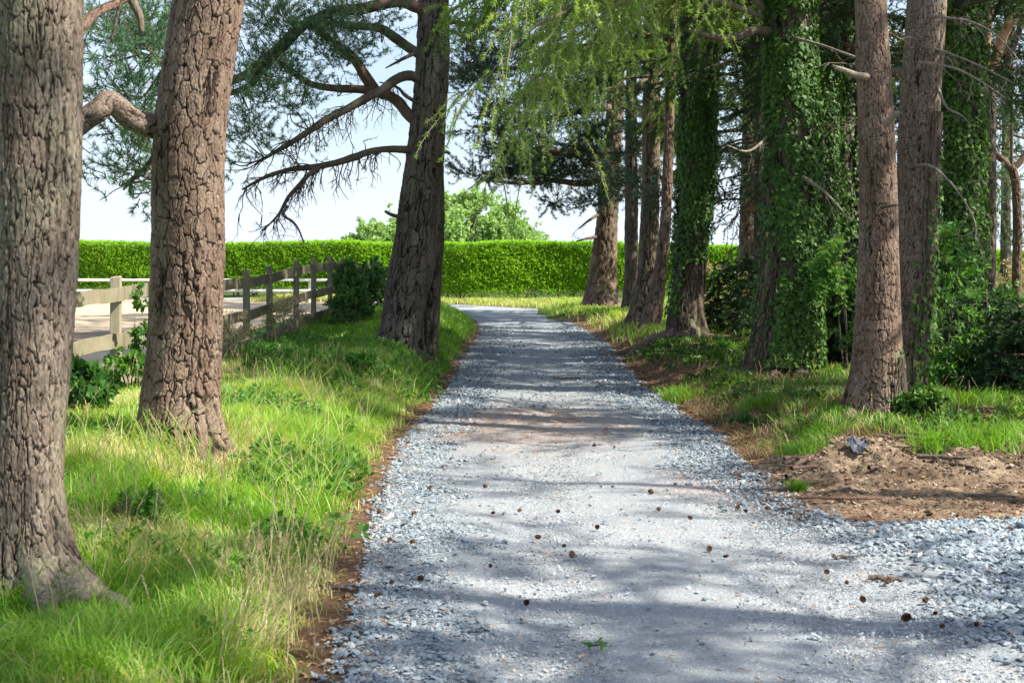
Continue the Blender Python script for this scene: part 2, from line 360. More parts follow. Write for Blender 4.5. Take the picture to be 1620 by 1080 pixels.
def blobs(acc, spec, style, seed, attach=None, dens=1., up=.2):
    """foliage masses: (x px, y px, depth, rx px, ry px, number of twigs)"""
    r = rng(seed); st = dict(STY[style]); ls = st.pop('ls')
    for (x, y, Y, rx, ry, n) in spec:
        n = int(n * dens); K = max(3, n // 16); sx, sz = rx / F * Y, ry / F * Y
        u = r.normal(0, 1, (K, 3)); u = norm(u) * r.uniform(0, 1, (K, 1))**.4
        cc = np.array(P(x, y, Y)) + u * np.array([sx, max(sx, .5) * .9, sz])
        k = r.integers(0, K, n); O = cc[k] + r.normal(0, 1, (n, 3)) * np.array([.16, .16, .07]) 
        D = norm((O - cc[k]) * 2 + u[k] * .5 + r.normal(0, .3, (n, 3)) + np.array([0, 0, up]))
        foliage(acc, O, D, r.uniform(*ls, n), r=r, hue=np.clip(hsh(k, k * 3 + 1, seed) + r.normal(0, .12, n), 0, 1), **st)
        if attach is not None:
            A = np.vstack(attach)
            for c in cc:
                # aim for a point of the branches that is near but further in
                d = np.linalg.norm(A - c, axis=1); j = int(np.argmin(d)); a = A[j]
                if d[j] > 2.5: continue
                m = (a + c) / 2 + r.normal(0, .08, 3) + np.array([0, 0, -.08])
                V, Fs = tube(catmull([a, m, c], 4), np.linspace(.013, .005, 9), 4); acc.add(V, [(f_, 1) for f_, _ in Fs], bk=1., rnd=.5)

# ------------------------------------------------------------------ trees
def barkh(TH, Z, per, cz, seed):
    u = TH / (2 * math.pi) * per; v = Z / cz
    fade = sst(0, .05, TH / 6.2832) * sst(0, .05, 1 - TH / 6.2832)     # keeps the warp seamless
    wu = u + ((fbm(u * .9, v * 1.3, seed + 31, 3) - .5) * 1.3 + (fbm(u * 4.1, v * 6, seed + 33, 2) - .5) * .25) * fade
    wv = v + (fbm(u * .8, v * 1.5, seed + 41, 3) - .5) * 1.2 * fade
    f1, f2, cid = voro(wu, wv, seed, per); ty = VY[0]
    f1b, f2b, c2 = voro(wu * 2, wv * 2.7, seed + 7, per * 2)
    f1c, f2c, c3 = voro(wu * 5, wv * 8, seed + 8, per * 5)
    crack = sst(.015, .11, f2 - f1)
    fur = sst(.005, .07, np.abs(2 * fbm(wu * .55, wv * .22, seed + 51, 3) - 1))
    flake = .55 + .45 * c2 * sst(0, .1, f2b - f1b)
    h = np.minimum(crack, .1 + .9 * fur) * (.50 + .22 * cid + .22 * flake + .30 * np.clip(ty + .4, 0, 1))
    h = h + (c3 - .5) * .20 * crack + (fbm(u * 9, v * 12, seed + 3, 3, per * 9) - .5) * .16
    return np.clip(h, 0, 1.15), np.clip(.6 * cid + .4 * c2, 0, 1)
def limb(tr, pts, rpx, bark, name='branch', seed=0, n=44, cell=(.045, .11), depth=.012, step=.012):
    C = catmull([P(*p) for p in pts], 8); R = np.interp(np.linspace(0, 1, len(C)), np.linspace(0, 1, len(rpx)), rpx) / F * pts[0][2]
    ln = np.concatenate([[0], np.cumsum(np.linalg.norm(np.diff(C, axis=0), axis=1))]); q = np.arange(0, ln[-1], step)
    C = np.stack([np.interp(q, ln, C[:, k]) for k in range(3)], 1); R = np.interp(q, ln, R)
    T, S, U = frames(C); th = np.linspace(0, 2 * math.pi, n, endpoint=False); TH, Z = np.meshgrid(th, q)
    per = max(4, int(round(2 * math.pi * R.mean() / cell[0]))); hg, cid = barkh(TH, Z, per, cell[1], seed)
    rr = R[:, None] * (1 + .1 * (fbm(TH / 6.2832 * 3, Z * 5, seed, 2, 3) - .5) * 2) + (hg - .5) * depth
    V = C[:, None] + rr[..., None] * (np.cos(TH)[..., None] * S[:, None] + np.sin(TH)[..., None] * U[:, None])
    m = len(q); i = np.arange(m - 1)[:, None] * n; j = np.arange(n)[None]; k = (j + 1) % n
    mesh_np(name, V.reshape(-1, 3), [(np.stack([i + j, i + k, i + n + k, i + n + j], -1).reshape(-1, 4), 0)], [bark], tr['o'], {'bk': np.clip(hg, 0, 1).ravel(), 'cid': cid.ravel()}, True, tr['loc']); return C
def trunk(o, at, rad, z0, ztop, vis_top, nseg, dz, bark, loc, cell=(.055, .17), depth=.018, flare=.5, nroot=5, seed=0, name='trunk', rootdir=None):
    zs = list(np.arange(z0 - .3, vis_top, dz)) + list(np.arange(vis_top, ztop, .12)); zs = np.array(zs)
    C = np.array([at(z) for z in zs]); R = np.array([rad(z) for z in zs])
    th = np.linspace(0, 2 * math.pi, nseg, endpoint=False); r = rng(seed)
    TH, Z = np.meshgrid(th, zs); RR = np.broadcast_to(R[:, None], TH.shape)
    hb = np.clip(Z - z0, 0, 9)
    ph = r.uniform(0, 6.28); ro = .5 + .5 * np.cos(nroot * TH + ph + .8 * np.sin(TH * 2 + ph))
    fl = np.exp(-hb / .28) * flare * (.35 + .9 * ro**1.5) + np.exp(-hb / 1.2) * .03
    if rootdir is not None:
        fl = fl + np.exp(-hb / .22) * rootdir[1] * np.clip(np.cos(TH - rootdir[0]), 0, 1)**6
    RR = RR * (1 + fl) * (1 + .07 * (fbm(TH / 6.2832 * 3, Z * 1.1, seed, 2, 3) - .5) * 2)
    Rm = float(np.median(R)); per = max(5, int(round(2 * math.pi * Rm / cell[0])))
    hgt, cid = barkh(TH, Z, per, cell[1], seed)
    dsc = depth * np.clip(RR / Rm, .4, 1.6)
    RR = RR + (hgt - .5) * dsc
    V = C[:, None] + RR[..., None] * np.stack([np.cos(TH), np.sin(TH), np.zeros_like(TH)], -1)
    # roots dive under the ground
    m, n = TH.shape; i = np.arange(m - 1)[:, None] * n; j = np.arange(n)[None]; k = (j + 1) % n
    Fq = np.stack([i + j, i + k, i + n + k, i + n + j], -1).reshape(-1, 4)
    return mesh_np(name, V.reshape(-1, 3), [(Fq, 0)], [bark], o, {'bk': np.clip(hgt, 0, 1).ravel(), 'cid': cid.ravel()}, True, loc)

def tree(name, label, Y, outline, H, bark='pine', nseg=128, dz=.02, seed=0, group=None, cell=(.055, .17), depth=.018, flare=.5, dY=0., nroot=5, cat='tree', rootdir=None):
    """outline: (y px, left px, right px) of the trunk from the ground up, at depth Y"""
    z = []; x = []; R = []
    for (yp, xl, xr) in outline:
        a = P((xl + xr) / 2, yp, Y); z.append(a[2]); x.append(a[0]); R.append((xr - xl) / 2 / F * Y)
    zb = gz(x[0], Y)
    sx = (x[-1] - x[-2]) / max(.2, z[-1] - z[-2]); zt = z[-1]; rt = R[-1]
    z += [zt + (H - zt) * .4, H]; x += [x[-1] + sx * (H - zt) * .25, x[-1] + sx * (H - zt) * .35]; R += [rt * .72, .03]
    z = np.array(z); x = np.array(x); R = np.array(R)
    ff = np.linspace(z[0], z[-1], 80); 
    xs = np.interp(ff, z, x); rs = np.interp(ff, z, R); ker = np.array([1, 2, 3, 2, 1]) / 9
    def sm(v): p = np.pad(v, 2, mode='reflect', reflect_type='odd'); return np.convolve(p, ker, 'valid')
    xs = sm(xs); rs = np.maximum(sm(rs), .02)
    ys = Y + dY * (ff - zb) + .06 * np.sin(ff * .5 + seed)
    at = lambda h: np.array([np.interp(h, ff, xs), np.interp(h, ff, ys), h])
    rad = lambda h: float(np.interp(h, ff, rs))
    loc = (float(x[0]), Y, zb); o = thing(name, label, cat, loc, group)
    vt = CH + HZ / F * Y + .1
    trunk(o, at, rad, zb, H, vt, nseg, dz, BARK[bark], loc, cell, depth, flare, nroot, seed, rootdir=rootdir)
    return dict(o=o, at=at, rad=rad, loc=loc, zb=zb, H=H, Y=Y, vt=vt)

def branch_px(tr, pts, rpx, mat, name='branch', twigs=0, seed=0, tl=(.15, .5), droop=.2, n=10, tw_r=.006, kids=2, rough=.12):
    """a limb along photo points (x, y, depth); twigs: bare side twigs; returns its centre line"""
    C = catmull([P(*p) for p in pts], 6); R = np.interp(np.linspace(0, 1, len(C)), np.linspace(0, 1, len(rpx)), rpx) / F * pts[0][2]
    # drop the first point inside the trunk
    acc = Acc(); V, Fs = tube(C, R, n, rough, seed); acc.add(V, Fs, bk=.8, cid=.5)
    r = rng(seed)
    def grow(c, d, L, rr, lev):
        k = 5; pts_ = [c]
        for q in range(k):
            d = norm(d + r.normal(0, .28, 3) + np.array([0, 0, -droop * .35])); pts_.append(pts_[-1] + d * L / k)
        V, Fs = tube(np.array(pts_), np.linspace(rr, rr * .35, k + 1), 4); acc.add(V, Fs, bk=.8, cid=.5)
        if lev > 0:
            for q in range(kids):
                j = r.integers(1, k); grow(pts_[j], norm(d + r.normal(0, .6, 3)), L * r.uniform(.35, .65), rr * .6, lev - 1)
    for q in range(twigs):
        t = r.uniform(.2, 1); j = int(t * (len(C) - 1)); T = norm(C[min(j + 1, len(C) - 1)] - C[max(j - 1, 0)])
        grow(C[j], norm(T * .8 + r.normal(0, .6, 3) + np.array([0, 0, -droop])), r.uniform(*tl), min(tw_r, R[j] * .7), 2 if kids else 0)
    acc.build(name, [mat], tr['o'], True, tr['loc']); return C
def bare_branch(tr, h, azd, L, r0, mat, seed, rise=.1, name='dead_branch', twigs=8, sag=.3):
    """a thin dead limb leaving the trunk at height h towards compass azimuth azd"""
    r = rng(seed); a = math.radians(azd); c = tr['at'](h); d = np.array([math.sin(a), math.cos(a), 0]); s0 = tr['rad'](h) * .8
    s = np.linspace(0, 1, 10)[:, None]
    C = c + d * (s0 + L * s) + np.array([0, 0, 1.]) * (rise * s - sag * s**2) * L + np.cumsum(r.normal(0, .022 * L, (10, 3)), 0) * (s > 0)
    acc = Acc(); V, Fs = tube(C, np.linspace(r0, r0 * .3, 10), 6, .1, seed); acc.add(V, Fs, bk=.8, cid=.5)
    for q in range(twigs):
        j = int(r.integers(2, 9)); D = norm(np.cross(d, [0, 0, 1.]) * r.choice([-1, 1]) + d * .8 + r.normal(0, .35, 3)); l = L * r.uniform(.15, .4)
        pts = [C[j]]; 
        for k in range(4): D = norm(D + r.normal(0, .25, 3) + np.array([0, 0, -.06])); pts.append(pts[-1] + D * l / 4)
        V, Fs = tube(np.array(pts), np.linspace(r0 * .45, r0 * .15, 5), 4); acc.add(V, Fs, bk=.8, cid=.5)
        for z_ in range(2):
            D2 = norm(D + r.normal(0, .6, 3)); b = pts[r.integers(1, 4)]
            V, Fs = tube(np.array([b, b + D2 * l * .2, b + D2 * l * .38 + r.normal(0, .02, 3)]), [r0 * .25, r0 * .2, r0 * .1], 3); acc.add(V, Fs, bk=.8, cid=.5)
    return acc.build(name, [mat], tr['o'], True, tr['loc'])
def ivy(tr, h0, h1, n, seed, cover=None, size=.075, thick=.07, hue=.4, low=True):
    """ivy leaves over the trunk between two heights; cover(theta, h) gives the chance of a leaf"""
    r = rng(seed); th = r.uniform(0, 2 * math.pi, n); h = r.uniform(h0, h1, n)
    k = np.ones(n) if cover is None else cover(th, h)
    pat = fbm(th * 1.6, h * 2.2, seed, 3)
    k = k * (.08 + .92 * sst(.27, .40, pat)) if low else k
    m = r.uniform(0, 1, n) < k; th, h = th[m], h[m]; n = len(th)
    hh = np.linspace(h0 - .1, h1 + .1, 200); cc = np.array([tr['at'](q) for q in hh]); rr = np.array([tr['rad'](q) for q in hh])
    hb = np.clip(hh - tr['zb'], 0, 9); rr = rr * (1 + .35 * np.exp(-hb / .3) + .1 * np.exp(-hb / 1.2))
    bul = .4 + 1.2 * fbm(th * 1.3, h * 1.4, seed + 3, 2)
    R = np.interp(h, hh, rr) + thick * bul * r.uniform(.15, 1.1, n)
    c = np.stack([np.interp(h, hh, cc[:, 0]), np.interp(h, hh, cc[:, 1]), h], 1)
    N = np.stack([np.cos(th), np.sin(th), np.zeros(n)], 1); B = c + N * R[:, None]
    nn = norm(N + r.normal(0, .42, (n, 3)) + np.array([0, 0, .25])); dn = norm(np.array([0, 0, -1.]) + r.normal(0, .5, (n, 3)))
    dn = norm(dn - (dn * nn).sum(1, keepdims=True) * nn); sd = np.cross(nn, dn); s = (size * r.uniform(.55, 1.2, n))[:, None]
    shp = [(0, 0, 0), (.5, -.12, -.06), (.38, .28, -.03), (.0, .95, -.1), (-.38, .28, -.03), (-.5, -.12, -.06)]
    V = np.stack([B + sd * s * a_ + dn * s * b_ + nn * s * c_ for a_, b_, c_ in shp], 1).reshape(-1, 3)
    rn = np.clip(np.repeat(r.beta(2, 3, n) + (pat[m] - .5) * .5 + hue - .4, 6), 0, 1)
    i = np.arange(n)[:, None] * 6; acc = Acc()
    acc.add(V, [(i + np.array([[0, 1, 2, 3]]), 0), (i + np.array([[0, 3, 4, 5]]), 0)], rnd=rn, bk=1.)
    for q in range(26):       # climbing stems
        t0 = r.uniform(0, 6.28) if cover is None else r.choice(th) if n else 0; z = np.arange(max(h0 - .6, tr['zb'] - .05), h1, .12)
        t = t0 + np.cumsum(r.normal(0, .06, len(z))); R_ = np.interp(z, hh, rr) + .022
        C = np.stack([np.interp(z, hh, cc[:, 0]) + np.cos(t) * R_, np.interp(z, hh, cc[:, 1]) + np.sin(t) * R_, z], 1)
        V, Fs = tube(C, np.linspace(.014, .005, len(z)), 5); acc.add(V, [(f, 1) for f, _ in Fs], bk=1., rnd=.5)
    return acc.build('ivy', [IVY, TWIG], tr['o'], loc=tr['loc'])

exec_order = []
# ================================================================== SETTING: ground, drive, soil, arena
def grid(xs, ys, hole=None):
    X, Y = np.meshgrid(xs, ys); Z = ground(X, Y); m, n = X.shape
    i = np.arange(m - 1)[:, None] * n; j = np.arange(n - 1)[None]
    Fq = np.stack([i + j, i + j + 1, i + n + j + 1, i + n + j], -1).reshape(-1, 4)
    return X, Y, Z, Fq
def nonuni(parts):
    o = []
    for a_, b_, s in parts: o.append(np.arange(a_, b_, s))
    return np.concatenate(o + [[parts[-1][1]]])
SOILC = np.array([(1.55, 11.0), (1.85, 9.9), (2.3, 9.35), (3.0, 9.2), (5, 9.8), (9, 10.3), (9, 12.3), (5.0, 12.2), (4.2, 12.5), (3.3, 12.7), (2.6, 12.4), (2.1, 12.0), (1.7, 11.7)])
def poly_sd(poly, x, y, amp=.25, s=51):
    d = np.full(x.shape, 1e9); ins = np.zeros(x.shape, bool); n = len(poly)
    for i in range(n):
        a = poly[i]; b = poly[(i + 1) % n]; ab = b - a; t = np.clip(((x - a[0]) * ab[0] + (y - a[1]) * ab[1]) / (ab @ ab), 0, 1)
        d = np.minimum(d, np.hypot(x - a[0] - t * ab[0], y - a[1] - t * ab[1])); c = (a[1] > y) != (b[1] > y)
        ins ^= c & (x < (b[0] - a[0]) * (y - a[1]) / (b[1] - a[1] + 1e-12) + a[0])
    return np.where(ins, -d, d) + (fbm(x * 2.5, y * 2.5, s) - .5) * amp * 2
gx = nonuni([(-600, -60, 45), (-60, -12, 3), (-12, -5, .3), (-5, 6, .06), (6, 14, .2), (14, 60, 3), (60, 600, 45)])
gy = nonuni([(-40, 3, 2), (3, 18, .06), (18, 36, .12), (36, 60, .3), (60, 120, 6), (120, 1500, 120)])
X, Y, Z, Fq = grid(gx, gy)
sd = road_sd(X, Y); right = X > .6
lit = np.where(right, (sst(1.6, .0, sd) * .9 + .3 + .45 * fbm(X, Y, 77)) * (Y < 40) + .3 * (Y >= 40), sst(.42, .05, sd) * 1.2 + .15)
Zg = np.where(sd < -.25, Z - .06, Z); Zg = Zg - .14 * sst(-.04, -.14, poly_sd(SOILC, X, Y)) * sst(-.1, .1, sd)
m, nt = new_mat('ground_soil_grass')
n1 = noise_o(nt, 3, 6); n2 = noise_o(nt, 45, 5); n3 = noise_o(nt, 240, 3)
gcol = ramp(nt, [(.3,(.035,.06,.015)),(.55,(.07,.11,.025)),(.75,(.15,.14,.06))], n2)
lcol = ramp(nt, [(.28,(.07,.042,.025)),(.5,(.19,.115,.065)),(.72,(.32,.21,.13))], mathn(nt, 'ADD', mathn(nt, 'MULTIPLY', n2, .6), mathn(nt, 'MULTIPLY', n3, .4)))
fac = ramp(nt, [(.35,(0,0,0)),(.65,(1,1,1))], mathn(nt, 'ADD', attr(nt, 'lit'), mathn(nt, 'MULTIPLY', mathn(nt, 'SUBTRACT', n1, .5), .8)))
finish(nt, mixc(nt, fac, gcol, lcol), .95, mathn(nt, 'ADD', n2, n3), .02, spec=.1); M_GROUND = m
g = mesh_np('ground', np.stack([X, Y, Zg], -1).reshape(-1, 3), [(Fq, 0)], [M_GROUND], None, {'lit': lit.ravel()}, True)
tag(g, kind='structure')

# the drive: a crushed slate sheet
rx = nonuni([(-30, -6, .6), (-6, -2, .15), (-2, 5, .04), (5, 14, .25)]); ry = nonuni([(-12, 4.5, .4), (4.5, 16, .04), (16, 30, .08), (30, 54, .16)])
X, Y, Z, Fq = grid(rx, ry); sd = road_sd(X, Y)
keep = (sd < .05).ravel()[Fq].all(1)
coarse = np.clip(np.maximum(sst(-.85, -.15, sd + (fbm(X * 2, Y * 2, 8) - .5) * .5), sst(2.0, 2.6, X + (fbm(X * 2, Y * 2, 9) - .5)) * (Y < 10.5)), 0, 1)
coarse = np.where(Y > 18, np.maximum(coarse, .35), coarse)
f1, f2, cid = voro(X * 16, Y * 16, 5)
Z = Z + .004 - .03 * sst(-.05, .05, sd) + coarse * (.010 * (cid - .3) * sst(0, .3, f2 - f1) + .012 * fbm(X * 7, Y * 7, 6)) + .012 * (fbm(X * 1.5, Y * 1.5, 21) - .5) \
    - .02 * np.exp(-((X - .15 - (Y - 6) * .03) / .3)**2) - .02 * np.exp(-((X - 1.65 - (Y - 6) * .02) / .3)**2) * (Y < 30)
rust = np.exp(-((Y - 15.5) / 2.2)**2) * sst(-.9, .4, X * 0 + fbm(X * 1.5, Y * .8, 31) * 2 - .7) * np.exp(-((X + .1) / 1.3)**2) + .5 * sst(-.35, 0, sd) * (X < .5) + .8 * sst(.7, 0, poly_sd(SOILC, X, Y))
m, nt = new_mat('gravel_slate')
t = nt.nodes.new('ShaderNodeTexCoord')
def vor(scale, feat='F1'):
    v = nt.nodes.new('ShaderNodeTexVoronoi'); v.feature = feat; v.inputs['Scale'].default_value = scale; nt.links.new(t.outputs['Object'], v.inputs['Vector']); return v
v1 = vor(38); v2 = vor(110); v1e = vor(38, 'DISTANCE_TO_EDGE'); v2e = vor(110, 'DISTANCE_TO_EDGE')
sep1 = nt.nodes.new('ShaderNodeSeparateColor'); nt.links.new(v1.outputs['Color'], sep1.inputs[0]); sep2 = nt.nodes.new('ShaderNodeSeparateColor'); nt.links.new(v2.outputs['Color'], sep2.inputs[0])
c1 = ramp(nt, [(0,(.16,.195,.22)),(.45,(.28,.325,.35)),(.8,(.38,.425,.44)),(1,(.48,.48,.46))], sep1.outputs[0])
c2 = ramp(nt, [(0,(.29,.32,.34)),(.4,(.375,.405,.425)),(.8,(.45,.48,.495)),(1,(.54,.50,.46))], sep2.outputs[0])
c2 = mixc(nt, 1., c2, ramp(nt, [(.3,(.8,.82,.84)),(.7,(1.12,1.08,1.03))], noise_o(nt, 1.3, 5)), 'MULTIPLY')
ca = attr(nt, 'coarse'); col = mixc(nt, ca, c2, c1)
rn = mathn(nt, 'MULTIPLY', attr(nt, 'rust'), ramp(nt, [(.42,(0,0,0)),(.62,(1,1,1))], noise_o(nt, 26, 5, (1, 2.5, 1))))
col = mixc(nt, mathn(nt, 'MINIMUM', mathn(nt, 'MULTIPLY', rn, 1.1), .75), col, (.38, .21, .13))
hb_ = mathn(nt, 'ADD', mathn(nt, 'MULTIPLY', ramp(nt, [(0,(0,0,0)),(.25,(1,1,1))], v1e.outputs[0]), mathn(nt, 'MULTIPLY', ca, 1.6)), mathn(nt, 'MULTIPLY', ramp(nt, [(0,(0,0,0)),(.3,(1,1,1))], v2e.outputs[0]), .5))
hb_ = mathn(nt, 'ADD', hb_, mathn(nt, 'MULTIPLY', sep1.outputs[1], .7))
finish(nt, col, .85, hb_, .009, spec=.25); M_GRAVEL = m
g = mesh_np('gravel_drive', np.stack([X, Y, Z], -1).reshape(-1, 3), [(Fq[keep], 0)], [M_GRAVEL], None, {'coarse': coarse.ravel(), 'rust': rust.ravel()}, True)
tag(g, kind='structure')

# bare soil on the right
def soil_h(X, Y, sl=None, rsd=None):
    sl = poly_sd(SOILC, X, Y) if sl is None else sl; rsd = road_sd(X, Y) if rsd is None else rsd
    k = sst(0, -.2, sl) * sst(-.1, .25, rsd); back = sst(10.1, 11.2, Y)
    ter = fbm(X * 3.2, Y * 4.5, 62, 4) * 6; ter = (np.floor(ter) + sst(.55, .95, ter - np.floor(ter))) / 6      # broken ledges
    f1, f2, cid = voro(X * 9 + fbm(X * 7, Y * 7, 5) * 1.5, Y * 9, 64)
    return ground(X, Y) + .006 - .03 * sst(-.12, 0, sl) + k * ((ter - .45) * (.05 + .16 * back) + back * (cid - .35) * .028 * sst(0, .2, f2 - f1) + (fbm(X * 20, Y * 20, 63, 3) - .5) * .03)
X, Y, Z, Fq = grid(np.arange(1.4, 9, .022), np.arange(8.8, 13.4, .022)); sl = poly_sd(SOILC, X, Y); rsd = road_sd(X, Y)
keep = ((sl < 0) & (rsd > -.12)).ravel()[Fq].all(1)
lump = fbm(X * 6, Y * 6, 61, 4); rg = 1 - np.abs(2 * fbm(X * 2.2, Y * 3.2, 62, 4) - 1)
Z = soil_h(X, Y, sl, rsd) if True else Z + .006 - .03 * sst(-.12, 0, sl) + sst(0, -.25, sl) * sst(-.1, .3, rsd) * ((lump - .4) * .08 + (rg - .6) * .10 * sst(10.2, 11.4, Y) + (fbm(X * 16, Y * 16, 63, 3) - .5) * .035) + .012 * sst(0, -.1, sl)
dk = (1 - .9 * np.exp(-((X - 2.75) / .45)**2 - ((Y - 12.0) / .5)**2)) * np.clip(sst(10.8, 11.9, Y) * .9 * sst(.38, .6, fbm(X * 1.1, Y * 1.8, 69)) + sst(.55, .72, fbm(X * 3, Y * 5, 70, 3)) * .7, 0, 1)
m, nt = new_mat('bare_soil')
n1 = noise_o(nt, 2.2, 6); n2 = noise_o(nt, 28, 6); n3 = noise_o(nt, 150, 3)
c = ramp(nt, [(.34,(.09,.06,.04)),(.47,(.22,.155,.105)),(.56,(.36,.27,.18)),(.68,(.48,.38,.26))], mathn(nt, 'ADD', mathn(nt, 'MULTIPLY', n1, .55), mathn(nt, 'MULTIPLY', n2, .45)))
c = mixc(nt, 1., c, ramp(nt, [(.3,(.7,)*3),(.7,(1.25,)*3)], n3), 'MULTIPLY')
c = mixc(nt, mathn(nt, 'MULTIPLY', attr(nt, 'dk'), .8), c, mixc(nt, n3, (.06,.038,.024), (.17,.115,.075)))
finish(nt, c, .95, mathn(nt, 'ADD', n2, mathn(nt, 'MULTIPLY', n3, .6)), .03, spec=.1); M_SOIL = m
g = mesh_np('bare_soil_ground', np.stack([X, Y, Z], -1).reshape(-1, 3), [(Fq[keep], 0)], [M_SOIL], None, {'dk': dk.ravel()}, True); tag(g, kind='structure')

# sandy riding arena
X, Y, Z, Fq = grid(np.arange(-40, -4, .4), np.arange(19, 50.5, .4))
inside = (FEN(np.clip(Y, 0, 40)) - X > 1.7) & (X < -5)
keep = inside.ravel()[Fq].all(1)
m, nt = new_mat('arena_sand'); n1 = noise_o(nt, .35, 5, (1, 3, 1)); n2 = noise_o(nt, 12, 5)
c = ramp(nt, [(.3,(.40,.30,.19)),(.55,(.52,.41,.28)),(.8,(.6,.49,.35))], mathn(nt, 'ADD', mathn(nt, 'MULTIPLY', n1, .6), mathn(nt, 'MULTIPLY', n2, .4)))
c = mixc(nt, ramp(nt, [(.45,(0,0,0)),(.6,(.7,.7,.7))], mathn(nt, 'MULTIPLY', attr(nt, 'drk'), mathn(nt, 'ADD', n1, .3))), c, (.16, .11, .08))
finish(nt, c, .95, n2, .03, spec=.1)
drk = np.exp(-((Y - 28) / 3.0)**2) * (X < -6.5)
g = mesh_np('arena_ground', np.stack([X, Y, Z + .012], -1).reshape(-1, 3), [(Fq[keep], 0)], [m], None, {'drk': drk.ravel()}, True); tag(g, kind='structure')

# ================================================================== loose stones, clods, cones
def stones(name, mat, x, y, z, s, seed, flat=.45, label_kind='stuff'):
    r = rng(seed); n = len(x)
    base = np.array([(1,0,0),(-1,0,0),(0,1,0),(0,-1,0),(.15,.1,1),(-.1,-.15,-1),(.62,.6,.45),(-.6,.55,.4)], float)
    ft = np.array([(0,6,4),(6,2,4),(2,7,4),(7,1,4),(1,3,4),(3,0,4),(0,2,6),(1,7,2),(0,5,2),(2,5,1),(1,5,3),(3,5,0)])
    Vb = base[None] * (1 + r.uniform(-.3, .3, (n, 8, 1))) + r.normal(0, .08, (n, 8, 3))
    a = r.uniform(0, 6.28, n); ca, sa = np.cos(a), np.sin(a)
    el = r.uniform(.55, 1.1, (n, 1)); Vb = Vb * np.stack([np.ones(n), el[:, 0], flat * r.uniform(.6, 1.4, n)], 1)[:, None]
    tx = r.normal(0, .3, n); Vb[..., 2] += Vb[..., 0] * tx[:, None] + Vb[..., 1] * r.normal(0, .3, n)[:, None]
    Xr = Vb[..., 0] * ca[:, None] - Vb[..., 1] * sa[:, None]; Yr = Vb[..., 0] * sa[:, None] + Vb[..., 1] * ca[:, None]
    V = np.stack([x[:, None] + Xr * s[:, None], y[:, None] + Yr * s[:, None], z[:, None] + Vb[..., 2] * s[:, None]], -1).reshape(-1, 3)
    Fn = (np.arange(n)[:, None, None] * 8 + ft[None]).reshape(-1, 3)
    return mesh_np(name, V, [(Fn, 0)], [mat], None, {'rnd': np.repeat(r.uniform(0, 1, n), 8)})
def stone_mat(name, stops):
    m, nt = new_mat(name); c = ramp(nt, stops, attr(nt, 'rnd')); c = mixc(nt, 1., c, ramp(nt, [(.3,(.8,)*3),(.7,(1.15,)*3)], noise_o(nt, 60, 3)), 'MULTIPLY')
    finish(nt, c, .8, noise_o(nt, 150, 3), .002, spec=.25); return m
M_STONE = stone_mat('slate_stone', [(0,(.16,.195,.22)),(.4,(.24,.285,.31)),(.8,(.305,.355,.38)),(.96,(.37,.40,.41)),(1,(.42,.35,.28))])
M_FINE = stone_mat('fine_stone', [(0,(.27,.30,.32)),(.5,(.37,.40,.42)),(.9,(.47,.50,.51)),(1,(.52,.44,.37))])
M_CLOD = stone_mat('soil_clod', [(0,(.09,.058,.038)),(.5,(.23,.155,.10)),(.92,(.38,.29,.195)),(1,(.45,.41,.35))])
r = rng(3)
def scatter(n, x0, x1, y0, y1, fn):
    x = r.uniform(x0, x1, n); y = y0 + (y1 - y0) * r.uniform(0, 1, n)**1.5; k = fn(x, y); m = r.uniform(0, 1, n) < k; return x[m], y[m]
def inframe(x, y, mar=.3): return np.abs(x) < .362 * y + mar
def coarse_fn(x, y):
    sd = road_sd(x, y); c = np.maximum(sst(-.75, -.05, sd + (fbm(x * 2, y * 2, 8) - .5) * .6), sst(1.9, 2.6, x + (fbm(x * 2, y * 2, 9) - .5)) * (y < 10.5))
    c = c * (1 - .75 * np.exp(-((x - 1.75) / .5)**2 - ((y - 10.4) / .9)**2)); return np.clip(c, .008, 1) * sst(.10, -.08, sd) * inframe(x, y)
x, y = scatter(210000, -1.6, 4.6, 4.6, 17, coarse_fn)
s = .0105 * r.lognormal(0, .38, len(x)).clip(.4, 2.3) * np.where(y > 10, 1.1, 1) * (1 + .55 * sst(1.9, 2.4, x) * (y < 10))
gr = stones('loose_gravel', M_STONE, x, y, ground(x, y) + .008 + s * .25, s, 1); tag(gr, 'loose blue grey slate chippings along the edges of the drive', 'gravel', kind='stuff')
x, y = scatter(60000, -1.8, 4.2, 17, 36, lambda x, y: np.clip(sst(-.9, -.2, road_sd(x, y)), .05, 1) * (road_sd(x, y) < .05))
s = .017 * r.lognormal(0, .3, len(x)).clip(.5, 2); gr2 = stones('far_gravel', M_STONE, x, y, ground(x, y) + .01 + s * .25, s, 2); tag(gr2, 'loose slate chippings on the shaded far stretch of the drive', 'gravel', kind='stuff')
x, y = scatter(70000, -1.2, 4.2, 4.6, 14, lambda x, y: (road_sd(x, y) < -.15) * inframe(x, y) * .9)
s = .0062 * r.lognormal(0, .35, len(x)).clip(.5, 2.2); gr3 = stones('fine_grit', M_FINE, x, y, ground(x, y) + .002 - .012 * np.exp(-((x - .15 - (y - 6) * .03) / .3)**2), s, 4); tag(gr3, 'pale fine grit on the wheel tracks in the middle of the drive', 'gravel', kind='stuff')
x, y = scatter(24000, 1.5, 6, 8.9, 13.6, lambda x, y: (poly_sd(SOILC, x, y) < .05) * (.25 + .75 * sst(10.6, 12, y)) * sst(-.15, .1, road_sd(x, y)))
s = .011 * r.lognormal(0, .5, len(x)).clip(.3, 2.6); gr4 = stones('soil_clods', M_CLOD, x, y, soil_h(x, y) + s * .2, s, 5, .6); tag(gr4, 'crumbly brown soil clods and shale bits on the dug patch', 'soil', kind='stuff')
